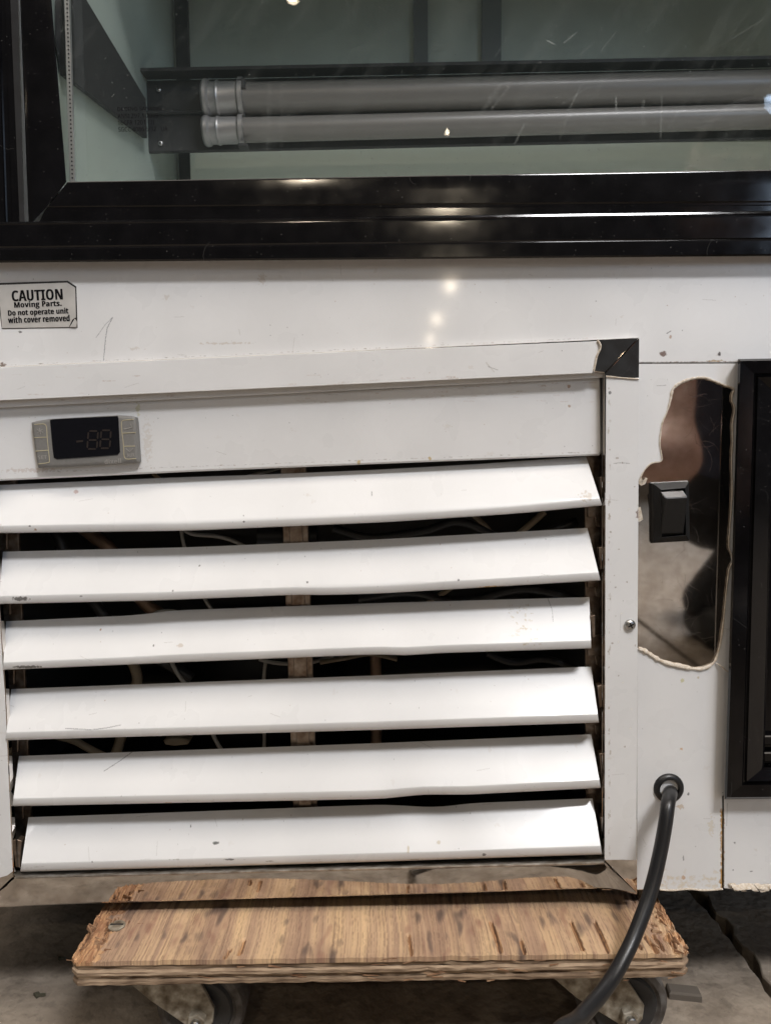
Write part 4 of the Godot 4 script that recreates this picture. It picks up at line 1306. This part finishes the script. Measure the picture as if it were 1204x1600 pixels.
# ---------------------------------------------------------------- rocker switch
func rocker(c: Node) -> void:
	var k := part("rocker_switch", c, "black rocker switch on bare polished steel")
	var st := Shape.new()
	var rows := []
	var corners := [[1019.5, 755.5], [1075.5, 752.5], [1077, 845], [1020.5, 848.5]]
	var z0 := 0.0
	for s in [[-1.5, -0.0004, 1.0], [0.0, 0.0015, 1.0], [0.0, 0.0036, 1.0], [1.2, 0.0044, 1.0], [9.0, 0.0078, 1.0], [9.5, 0.0080, 1.0], [9.8, 0.0078, 1.0], [9.8, 0.001, 1.0]]:
		var row := PackedVector3Array()
		var mid := Vector2(1048.2, 800)
		for i in 4:
			var p := Vector2(corners[i][0], corners[i][1])
			var sgn := Vector2(signf(mid.x - p.x), signf(mid.y - p.y))
			var q: Vector2 = p + sgn * s[0]
			var a := on_z(q.x, q.y, 0.004)
			row.append(Vector3(a.x, a.y, z0 + s[1]))
		rows.append(row)
	st.loft(rows)
	put("switch_bezel", st.commit(20.0), M.dark_plastic, k)
	# the key: upper edge pressed out, lower edge in
	st = Shape.new()
	rows = []
	for f in [[1031.0, 769.0, 0.0070, 1066.0, 767.0], [1031.5, 768.4, 0.0088, 1066.5, 766.4], [1038.5, 777.6, 0.0168, 1073.4, 775.8], [1039.4, 779.6, 0.0172, 1073.8, 777.8], [1034.0, 818.0, 0.0112, 1069.0, 817.0], [1032.0, 833.0, 0.0084, 1067.5, 832.0], [1031.6, 835.0, 0.0070, 1067.0, 834.0], [1031.6, 834.0, 0.004, 1067.0, 833.0], [1031.0, 770.0, 0.004, 1066.0, 768.0]]:
		var row := PackedVector3Array()
		var a := on_z(f[0], f[1], f[2])
		var b := on_z(f[3], f[4], f[2])
		var e := 0.0006
		row.append_array([a + Vector3(0, 0, -e), a + Vector3(e, 0, 0), b + Vector3(-e, 0, 0), b + Vector3(0, 0, -e)])
		rows.append(row)
	# closed in the other direction: rows form the ring
	var cross := []
	for j in 4:
		var ringp := PackedVector3Array()
		for i in rows.size(): ringp.append(rows[i][j])
		cross.append(ringp)
	st.loft(cross)
	put("rocker_key", st.commit(25.0), M.dark_plastic, k)

# ---------------------------------------------------------------- sticker and cable entry
func caution_sticker(c: Node) -> void:
	var k := part("caution_sticker", c, "silver caution sticker with black lettering")
	var holder := k
	plate("sticker_window", M.mirror_steel, k, [[-6, 442], [106, 438.5], [119.5, 447.5], [121.5, 512], [3, 514]], 0.0003, 0.0004, 0.0001)
	plate("sticker_face", M.sticker_silver, k, [[-6, 445.5], [105, 441.5], [117.5, 449.5], [118.6, 496], [113, 499], [108, 511], [3.5, 512.8], [0.5, 480]], 0.0006, 0.0003, 0.0001)
	var st := Shape.new()
	plate("peeled_corner", M.sticker_silver, k, [[117, 498], [120, 503], [119.5, 511], [109, 511]], 0.0010, 0.0003, 0.0001)
	for twice in 2:      # struck twice, a hair apart: heavy print
		words("CAUTION", M.print_black, holder, 58.1 + twice * 0.7, 461, 79, 0.00075 + twice * 0.00002, true, 17.0, -0.032)
		words("Moving Parts.", M.print_black, holder, 59.4 + twice * 0.5, 476.2, 74, 0.00075 + twice * 0.00002, true, 12.0, -0.032)
		words("Do not operate unit", M.print_black, holder, 59.8 + twice * 0.5, 488.4, 94, 0.00075 + twice * 0.00002, true, 12.0, -0.032)
		words("with cover removed", M.print_black, holder, 60.8 + twice * 0.5, 498.4, 96, 0.00075 + twice * 0.00002, true, 10.2, -0.028)

func grommet(c: Node) -> void:
	var p := on_z(1043.5, 1231, 0.0)
	var prof := [[0.0108, -0.0005], [0.0108, 0.0006], [0.0104, 0.0016], [0.0094, 0.0026], [0.0080, 0.0030], [0.0070, 0.0026], [0.0066, 0.0010], [0.0066, -0.006], [0.0001, -0.006]]
	put("cable_grommet", lathe_shape(prof, 36, Basis(), p + Vector3(0, 0, 0.0002)).commit(40.0), M.cord_rubber, c)

func power_cord() -> void:
	var pts := [on_z(1047, 1236, -0.004), on_z(1047, 1238, 0.004), on_z(1045.5, 1243, 0.014), on_z(1042.5, 1258, 0.024), on_z(1039, 1285, 0.029), on_z(1031, 1330, 0.033), on_z(1018, 1385, 0.040), on_z(1003, 1430, 0.048), on_z(980, 1485, 0.060), on_z(948, 1540, 0.078), on_z(905, 1590, 0.105), on_z(860, 1630, 0.135)]
	var last: Vector3 = pts[-1]
	pts.append(last + Vector3(-0.030, -0.034, 0.032))
	pts.append(last + Vector3(-0.050, -0.066, 0.070))
	pts.append(Vector3(last.x - 0.060, 0.012, last.z + 0.115))
	pts.append(Vector3(last.x - 0.055, 0.0050, last.z + 0.17))
	pts.append(Vector3(last.x - 0.020, 0.0049, last.z + 0.30))
	pts.append(Vector3(last.x + 0.080, 0.0049, last.z + 0.48))
	var o := put("power_cord", tube_shape(smooth_path(pts, 8), 0.0047, 20).commit(60.0), M.cord_rubber)
	tag(o, "thick black power cord curving down from the case to the floor", "power cord")

# ---------------------------------------------------------------- plywood dolly
func dolly() -> void:
	var top := deck_y()
	var d := thing("plywood_dolly", "worn splintered plywood dolly on small caster wheels under the case", "dolly", Vector3.ZERO)
	var fl := on_y(107, 1503, top)
	var fr := on_y(1080, 1489, top)
	var zf := (fl.z + fr.z) / 2.0
	var thick := 0.0175
	var plies := 5
	# outline of the deck in x, z: front edge nearly straight, ends broken
	for k in plies:
		var y1 := top - thick * k / plies
		var y0 := top - thick * (k + 1) / plies + 0.0002
		var ring := PackedVector2Array()
		var jag := [0.0003, 0.0006, 0.0004, 0.0008, 0.0006][k] as float
		var chips := FastNoiseLite.new()
		chips.seed = 300 + k
		chips.frequency = 1.0
		var inx := [0.0, 0.0015, 0.0, 0.0022, 0.0008][k] as float
		for i in 81:
			var f := i / 80.0
			var x := lerpf(fl.x, fr.x, f)
			var z := lerpf(fl.z, fr.z, f) - inx + rng.randf_range(-jag, jag * 0.5) - 0.004 * clampf(chips.get_noise_1d(x * 38.0) - 0.25, 0.0, 1.0)
			var e := minf(f, 1.0 - f) * (fr.x - fl.x)
			z -= 0.005 * pow(clampf(1.0 - e / 0.006, 0.0, 1.0), 2.0)
			ring.append(Vector2(x, z))
		for i in 30:
			var f := (i + 1) / 31.0
			ring.append(Vector2(fr.x + rng.randf_range(-0.0028, 0.001) - inx - 0.004 * f, lerpf(fr.z - 0.005, -0.36, f)))
		ring.append(Vector2(fr.x - 0.006, -0.36))
		ring.append(Vector2(fl.x + 0.006, -0.36))
		for i in 30:
			var f := 1.0 - (i + 1) / 31.0
			ring.append(Vector2(fl.x + rng.randf_range(-0.001, 0.0032) + inx + 0.006 * f, lerpf(fl.z - 0.005, -0.36, f)))
		if k == 0:
			put("deck_face", face_ply(ring, y1, y1 - y0).commit(28.0), M.plywood_face, d)
		else:
			put("deck_ply", flat_slab(ring, y1, y1 - y0), M["plywood_edge_%d" % [0, 1, 0, 2, 1][k]], d)
	# raw splinters at the two broken ends and along the front
	var st := Shape.new()
	for i in 80:
		var leftside := i % 5 < 3
		var x := (fl.x + absf(rng.randfn(0, 0.013))) if leftside else (fr.x - absf(rng.randfn(0, 0.010)))
		var z := zf - rng.randf() * 0.055 - 0.002
		sliver(st, Vector3(x, top + rng.randf_range(-0.004, 0.0006), z), rng.randf_range(0.002, 0.008), rng.randf_range(0.0008, 0.0024), rng.randf_range(-0.5, 0.5) + (1.2 if rng.randf() < 0.4 else 0.2))
	for i in 50:
		sliver(st, Vector3(lerpf(fl.x, fr.x, rng.randf()), top - rng.randf() * thick, zf - rng.randf_range(0.0, 0.0012)), rng.randf_range(0.003, 0.012), rng.randf_range(0.0003, 0.0008), PI / 2 + rng.randf_range(-0.1, 0.1))
	var sp := put("splinters", st.commit(20.0), M.fresh_wood, d)
	sp.set_meta("kind", "stuff")
	# countersunk screw
	var p := on_y(183, 1447, top)
	var s := put("deck_screw", lathe_shape([[0.0058, -0.001], [0.0058, 0.0006], [0.0050, 0.0012], [0.0001, 0.0014]], 24, Basis(Vector3.RIGHT, -PI / 2), p).commit(40.0), M.caster_steel, d)
	var slot := Shape.new()
	slot.box(p + Vector3(-0.0045, 0.0012, -0.0006), p + Vector3(0.0045, 0.0016, 0.0006))
	put("slot", slot.commit(), M.dark_cavity, s)
	caster(d, Vector3(on_z(966, 1580, 0.005).x, 0, 0.005), 0.028, top - thick)
	caster(d, Vector3(on_z(320, 1580, 0.005).x, 0, 0.005), -0.052, top - thick)
	caster(d, Vector3(on_z(966, 1580, 0.005).x, 0, -0.31), 0.3, top - thick)
	caster(d, Vector3(on_z(320, 1580, 0.005).x, 0, -0.31), -0.4, top - thick)

func sliver(st: Shape, at: Vector3, length: float, wide: float, yaw: float) -> void:
	var b := Basis(Vector3.UP, yaw) * Basis(Vector3.RIGHT, rng.randf_range(-0.25, 0.25))
	var h := wide * rng.randf_range(0.4, 0.9)
	st.loft([PackedVector3Array([at + b * Vector3(-wide / 2, -h, -length / 2), at + b * Vector3(wide / 2, -h, -length / 2), at + b * Vector3(wide * 0.3, h, -length / 2), at + b * Vector3(-wide * 0.2, h, -length / 2)]),
		PackedVector3Array([at + b * Vector3(-wide * 0.1, -h, length / 2), at + b * Vector3(wide * 0.15, -h, length / 2), at + b * Vector3(wide * 0.1, 0, length / 2), at + b * Vector3(-wide * 0.1, 0, length / 2)])])

func face_ply(ring: PackedVector2Array, y: float, thick: float) -> Shape:
	# face veneer as a relief: the front strip is a fine grid with gouges and lifted grain, the rest flat
	var st := Shape.new()
	var grain := FastNoiseLite.new(); grain.seed = 77; grain.frequency = 1.0; grain.fractal_octaves = 3
	var lines := []
	for g in GOUGES:
		var a := on_y(g[0], g[1], y)
		var b := on_y(g[2], g[3], y)
		lines.append([Vector2(a.x, a.z), Vector2(b.x, b.z), g[4] * 0.0001])
	var nx := 640
	var nz := 26
	var rows := []
	var front := ring.slice(0, 81)
	for j in nz + 1:
		var f := j / float(nz)
		var row := PackedVector3Array()
		for i in nx + 1:
			var u := i / float(nx)
			var q := u * 80.0
			var k := mini(int(q), 79)
			var e := front[k].lerp(front[k + 1], q - k)
			var z := lerpf(e.y, -0.03, f)
			var h := y + grain.get_noise_2d(e.x * 300.0, z * 14.0) * 0.00045
			for l in lines:
				var c := Geometry2D.get_closest_point_to_segment(Vector2(e.x, z), l[0], l[1])
				var dd := Vector2(e.x, z).distance_to(c)
				if dd < l[2]: h -= 0.0021 * (1.0 - pow(dd / l[2], 3.0))
			var ex := minf(e.x - front[0].x, front[80].x - e.x)
			if ex < 0.03: h -= absf(grain.get_noise_2d(e.x * 160.0 + 9.0, z * 60.0)) * 0.006 * (1.0 - ex / 0.03)
			row.append(Vector3(e.x, h, z))
		rows.append(row)
	st.loft(rows, false)
	# edge wall and underside
	var low := PackedVector3Array()
	for p in rows[0]: low.append(Vector3(p.x, y - thick, p.z))
	st.loft([low, rows[0]], false)
	var a: Vector3 = rows[nz][0]
	var b: Vector3 = rows[nz][nx]
	st.quad_at(Vector3(a.x, y, -0.03), Vector3(b.x, y, -0.03), Vector3(b.x, y, -0.36), Vector3(a.x, y, -0.36))
	return st

func caster(d: Node, axle: Vector3, trail: float, under: float) -> void:
	# axle = wheel centre in x and z; the swivel sits trail metres to the side of it
	var R := 0.0318
	var k := Node3D.new()
	k.name = "caster"
	d.add_child(k, true)
	k.position = Vector3(axle.x, 0, axle.z)
	var wheel := put("wheel", lathe_shape([[0.008, -0.011], [R - 0.008, -0.011], [R - 0.006, -0.0125], [R - 0.002, -0.0115], [R, -0.008], [R, 0.008], [R - 0.002, 0.0115], [R - 0.006, 0.0125], [R - 0.008, 0.011], [0.008, 0.011]], 48, Basis(), Vector3(0, R, 0)).commit(30.0), M.caster_rubber, k)
	put("hub", lathe_shape([[0.001, 0.0112], [R - 0.0085, 0.0112], [R - 0.0100, 0.0135], [R - 0.013, 0.0140], [0.012, 0.0122], [0.009, 0.016], [0.001, 0.016]], 40, Basis(), Vector3(0, R, 0)).commit(30.0), M.caster_hub, wheel)
	var top := under
	var sx := -trail if trail < 0.0 else -0.026
	if trail < 0.0: sx = -0.022
	for s in [1.0, -1.0]:
		# pressed fork cheek: wide at the top, tapering to the axle
		var ring := PackedVector2Array([Vector2(sx - 0.024, top - 0.010), Vector2(sx + 0.021, top - 0.010), Vector2(sx + 0.023, top - 0.016), Vector2(0.0115, R + 0.006), Vector2(0.0105, R - 0.004), Vector2(0.006, R - 0.0105), Vector2(-0.002, R - 0.0105), Vector2(-0.0085, R - 0.006), Vector2(sx - 0.010, R + 0.012), Vector2(sx - 0.026, top - 0.018)])
		var st := slab_shape(ring, 0.0195 if s > 0 else -0.0165, 0.003, 0.0006)
		put("fork_cheek", st.commit(20.0), M.caster_steel, k)
	var st2 := Shape.new()
	st2.box(Vector3(sx - 0.024, top - 0.012, -0.0165), Vector3(sx + 0.021, top - 0.0095, 0.0165))
	put("fork_crown", st2.commit(), M.caster_steel, k)
	put("swivel_race", lathe_shape([[0.001, 0.0], [0.021, 0.0], [0.023, 0.002], [0.023, 0.006], [0.001, 0.006]], 32, Basis(Vector3.RIGHT, -PI / 2), Vector3(sx, top - 0.0096, 0)).commit(), M.caster_steel, k)
	st2 = Shape.new()
	st2.box(Vector3(sx - 0.032, top - 0.0036, -0.028), Vector3(sx + 0.032, top - 0.0002, 0.028))
	put("mounting_plate", st2.commit(), M.caster_steel, k)
	var hex := lathe_shape([[0.0001, 0.0], [0.0066, 0.0], [0.0066, 0.0048], [0.0058, 0.0056], [0.0001, 0.0056]], 6, Basis(Vector3.BACK, 0.3), Vector3(0, R, 0.0196))
	var nut := put("axle_nut", hex.commit(20.0), M.caster_steel, k)
	put("axle_end", lathe_shape([[0.0001, 0.0], [0.0036, 0.0], [0.0036, 0.0084], [0.0028, 0.0090], [0.0001, 0.0092]], 20, Basis(), Vector3(0, R, 0.0196)).commit(30.0), M.screw_zinc, nut)

# ---------------------------------------------------------------- the photographer, seen only in the bare steel
func net(bones: Array, cell: float, blend: float, grow := 0.0) -> ArrayMesh:
	# bones: [a, b, radius a, radius b]; smooth union of tapered capsules meshed as surface nets
	var lo := Vector3.INF
	var hi := -Vector3.INF
	for b in bones:
		for k in 2:
			var r: float = b[2 + k] + grow + cell * 2.0
			lo = lo.min(b[k] - Vector3.ONE * r)
			hi = hi.max(b[k] + Vector3.ONE * r)
	var n := Vector3i(((hi - lo) / cell).ceil()) + Vector3i.ONE
	var field := PackedFloat32Array()
	field.resize(n.x * n.y * n.z)
	field.fill(1.0)
	for b in bones:
		var a: Vector3 = b[0]
		var d: Vector3 = b[1] - b[0]
		var len2 := maxf(d.length_squared(), 1e-9)
		var reach: float = maxf(b[2], b[3]) + grow + blend + cell * 2.0
		var i0 := Vector3i(((a.min(b[1]) - Vector3.ONE * reach - lo) / cell).floor()).max(Vector3i.ZERO)
		var i1 := Vector3i(((a.max(b[1]) + Vector3.ONE * reach - lo) / cell).ceil()).min(n - Vector3i.ONE)
		for z in range(i0.z, i1.z + 1):
			for y in range(i0.y, i1.y + 1):
				for x in range(i0.x, i1.x + 1):
					var p := lo + Vector3(x, y, z) * cell
					var t := clampf((p - a).dot(d) / len2, 0.0, 1.0)
					var dist := p.distance_to(a + d * t) - lerpf(b[2], b[3], t) - grow
					var k := x + n.x * (y + n.y * z)
					var o := field[k]
					var h := maxf(blend - absf(o - dist), 0.0) / blend
					field[k] = minf(o, dist) - h * h * blend * 0.25
	var st := Shape.new()
	var id := {}
	var step := [1, n.x, n.x * n.y]
	for z in n.z - 1:
		for y in n.y - 1:
			for x in n.x - 1:
				var k := x + n.x * (y + n.y * z)
				var inside := 0
				for q in 8:
					if field[k + (q & 1) + n.x * ((q >> 1) & 1) + step[2] * (q >> 2)] < 0.0: inside += 1
				if inside == 0 or inside == 8: continue
				var sum := Vector3.ZERO
				var cnt := 0
				for q in 8:
					for ax in 3:
						if q & (1 << ax): continue
						var q2 := q | (1 << ax)
						var v0 := field[k + (q & 1) + n.x * ((q >> 1) & 1) + step[2] * (q >> 2)]
						var v1 := field[k + (q2 & 1) + n.x * ((q2 >> 1) & 1) + step[2] * (q2 >> 2)]
						if (v0 < 0.0) != (v1 < 0.0):
							var p0 := Vector3(q & 1, (q >> 1) & 1, q >> 2)
							var p1 := Vector3(q2 & 1, (q2 >> 1) & 1, q2 >> 2)
							sum += p0.lerp(p1, v0 / (v0 - v1))
							cnt += 1
				id[k] = st.add(lo + (Vector3(x, y, z) + sum / cnt) * cell)
	for k in id:
		for ax in 3:
			var u: int = step[(ax + 1) % 3]
			var w: int = step[(ax + 2) % 3]
			var k2: int = k + step[ax]
			if k2 >= field.size() or (field[k] < 0.0) == (field[k2] < 0.0): continue
			if id.has(k - u) and id.has(k - w) and id.has(k - u - w):
				if field[k] < 0.0: st.quad(id[k], id[k - u], id[k - u - w], id[k - w])
				else: st.quad(id[k], id[k - w], id[k - u - w], id[k - u])
	return st.commit(80.0)

func photographer() -> void:
	var skin := mat("skin", lin(0.68, 0.47, 0.405), 0.5)
	skin.subsurf_scatter_enabled = true
	skin.subsurf_scatter_strength = 0.1
	var shirt := mat("navy_shirt", lin(0.040, 0.047, 0.078), 0.9)
	var cloth := mat("dark_trousers", lin(0.018, 0.018, 0.020), 0.9)
	var shoe := mat("black_shoe", lin(0.012, 0.012, 0.012), 0.6)
	var hair := mat("dark_hair", lin(0.02, 0.014, 0.010), 0.7)
	var o := Vector3(0.66, 0.0, 1.15)
	var t := thing("person", "crouching person in navy shirt and dark trousers holding a phone, mirrored in steel", "person", o)
	var hip_l := Vector3(0.84, 0.3, 1.33) - o
	var hip_r := Vector3(1, 0.3, 1.3) - o
	var knee_l := Vector3(0.98, 0.5, 0.97) - o
	var knee_r := Vector3(1.12, 0.13, 0.99) - o
	var ank_l := Vector3(0.72, 0.09, 1.12) - o
	var ank_r := Vector3(1.04, 0.12, 1.36) - o
	var pelvis := Vector3(0.92, 0.33, 1.32) - o
	var waist := Vector3(0.87, 0.48, 1.26) - o
	var chest := Vector3(0.79, 0.68, 1.14) - o
	var neck := Vector3(0.72, 0.83, 1.05) - o
	var head := Vector3(0.7, 0.97, 1) - o
	var sh_l := Vector3(0.575, 0.75, 0.99) - o
	var sh_r := Vector3(0.95, 0.76, 1.09) - o
	var el_l := Vector3(0.515, 0.41, 0.83) - o
	var el_r := Vector3(0.84, 0.46, 0.92) - o
	var wr_l := Vector3(0.14, 0.435, 0.66) - o
	var wr_r := Vector3(0.7, 0.36, 0.66) - o
	var torso := [[hip_l, hip_r, 0.10, 0.10], [pelvis, waist, 0.135, 0.125], [waist, chest, 0.125, 0.14], [chest, neck, 0.14, 0.055], [chest + Vector3(-0.07, 0.02, 0), chest + Vector3(0.07, 0.02, 0), 0.10, 0.10], [sh_l, neck, 0.060, 0.055], [sh_r, neck, 0.060, 0.055]]
	var arms := [[sh_l, el_l, 0.053, 0.041], [el_l, wr_l, 0.042, 0.028], [sh_r, el_r, 0.053, 0.041], [el_r, wr_r, 0.042, 0.028]]
	var legs := [[hip_l, knee_l, 0.085, 0.058], [knee_l, ank_l, 0.058, 0.040], [hip_r, knee_r, 0.085, 0.058], [knee_r, ank_r, 0.058, 0.040]]
	var skull := [[neck, head + Vector3(0, -0.05, 0), 0.056, 0.058], [head + Vector3(0.004, 0.025, 0.02), head + Vector3(-0.008, -0.02, -0.015), 0.088, 0.078], [head + Vector3(-0.02, -0.06, -0.045), head + Vector3(-0.022, -0.085, -0.055), 0.05, 0.036]]
	var hand := [[wr_l, wr_l + Vector3(-0.045, 0.0, -0.035), 0.027, 0.032], [wr_r, wr_r + Vector3(-0.05, 0.005, -0.03), 0.027, 0.032]]
	var body := put("body", net(torso + arms + legs + skull + hand, 0.016, 0.05), skin, t)
	put("shirt", net(torso + [[sh_l, sh_l.lerp(el_l, 0.42), 0.058, 0.052], [sh_r, sh_r.lerp(el_r, 0.55), 0.058, 0.052]], 0.016, 0.05, 0.012), shirt, body)
	put("trousers", net([[hip_l, hip_r, 0.115, 0.115]] + legs, 0.016, 0.04, 0.016), cloth, body)
	for a in [[ank_l, Vector3(0, 0, -0.17)], [ank_r, Vector3(-0.02, 0, 0.06)]]:
		var h: Vector3 = Vector3(a[0].x, 0.042, a[0].z + 0.03)
		put("shoe", net([[h, h + a[1] * 0.6, 0.042, 0.042], [h + a[1] * 0.6, h + a[1], 0.042, 0.036]], 0.010, 0.03), shoe, body)
	put("hair", net([[head + Vector3(0.01, 0.05, 0.035), head + Vector3(0.0, 0.055, -0.02), 0.086, 0.074], [head + Vector3(0.01, 0.0, 0.06), head + Vector3(0.012, -0.03, 0.06), 0.06, 0.045]], 0.012, 0.03), hair, body)
	for e in [-1.0, 1.0]:
		put("ear", net([[head + Vector3(0.088 * e, 0.005, 0.01), head + Vector3(0.086 * e, -0.03, 0.005), 0.015, 0.010]], 0.005, 0.01), skin, body)
		put("eye", net([[head + Vector3(0.032 * e - 0.012, 0.0, -0.082), head + Vector3(0.034 * e - 0.012, 0.0, -0.082), 0.012, 0.012]], 0.004, 0.01), M.lamp_housing, body)
	put("nose", net([[head + Vector3(-0.012, 0.0, -0.088), head + Vector3(-0.014, -0.035, -0.104), 0.010, 0.014]], 0.005, 0.01), skin, body)
	# fingers of both hands, curled round the phone and the knee
	for w in [wr_l, wr_r]:
		var palm: Vector3 = w + (Vector3(-0.050, 0.0, -0.038) if w == wr_l else Vector3(-0.055, 0.005, -0.03))
		var fingers := []
		for f in 4:
			var root: Vector3 = palm + Vector3(-0.004, 0.026 - 0.017 * f, -0.004)
			var l: float = [0.040, 0.046, 0.043, 0.034][f]
			var k1: Vector3 = root + Vector3(-l * 0.75, 0, -l * 0.5)
			var k2: Vector3 = k1 + Vector3(-l * 0.55, -0.004, l * 0.25)
			fingers.append_array([[root, k1, 0.0095, 0.0088], [k1, k2, 0.0088, 0.0078], [k2, k2 + Vector3(-l * 0.15, -0.003, l * 0.35), 0.0078, 0.007]])
		var th: Vector3 = palm + Vector3(0.016, 0.024, -0.008)
		fingers.append_array([[th, th + Vector3(-0.018, 0.022, -0.016), 0.012, 0.010], [th + Vector3(-0.018, 0.022, -0.016), th + Vector3(-0.044, 0.026, -0.012), 0.010, 0.008]])
		put("fingers", net(fingers, 0.0045, 0.006), skin, body)
	# the phone in the hand
	var ph := thing("phone", "dark phone held up by the crouching person mirrored in steel", "phone", Vector3(0.03, 0.40, 0.592))
	var st := slab_shape(PackedVector2Array([Vector2(-0.036, -0.075), Vector2(0.036, -0.075), Vector2(0.038, -0.07), Vector2(0.038, 0.07), Vector2(0.036, 0.075), Vector2(-0.036, 0.075), Vector2(-0.038, 0.07), Vector2(-0.038, -0.07)]), 0.004, 0.008, 0.001)
	put("phone_body", st.commit(20.0), M.dark_plastic, ph)
	put("camera_bump", slab_shape(PackedVector2Array([Vector2(-0.034, 0.035), Vector2(0.034, 0.035), Vector2(0.034, 0.055), Vector2(-0.034, 0.055)]), -0.0035, 0.004, 0.0008).commit(20.0), M.screen_black, ph)

func debris() -> void:
	var st := Shape.new()
	var p := on_y(1066, 1556, 0.0)
	var b := Basis(Vector3.UP, -0.2)
	var rows := []
	for y in [0.0, 0.0045, 0.006]:
		var k := 0.0 if y < 0.005 else 0.0012
		rows.append(PackedVector3Array([p + b * Vector3(-0.012 + k, y, -0.005 + k), p + b * Vector3(0.012 - k, y, -0.006 + k), p + b * Vector3(0.013 - k, y, 0.005 - k), p + b * Vector3(-0.011 + k, y, 0.006 - k)]))
	st.loft(rows)
	tag(put("wood_chip", st.commit(), M.chip_grey), "small grey-brown wood block lying on the floor right of the caster", "wood chip")
	var spots := [[62, 1557, 0.0052, "dry leaf scrap lying on the floor at the lower left"], [96, 1500, 0.0032, "tiny dark scrap on the floor left of the dolly corner"]]
	for q in spots:
		st = Shape.new()
		var c := on_y(q[0], q[1], 0.0)
		var top := PackedVector3Array()
		var low := PackedVector3Array()
		for i in 9:
			var a := TAU * i / 9.0
			var e := Vector3(cos(a) * q[2] * (0.7 + 0.3 * sin(a * 2.0 + 1.0)), 0.0, sin(a) * q[2] * (0.35 + 0.3 * cos(a * 3.0)))
			low.append(c + e + Vector3(0, 0.0004, 0))
			top.append(c + e + Vector3(0, 0.0012 + 0.0018 * absf(cos(a)), 0))
		st.loft([low, top])
		tag(put("leaf_scrap", st.commit(), M.leaf_dry), q[3], "leaf scrap", "scraps on the floor")
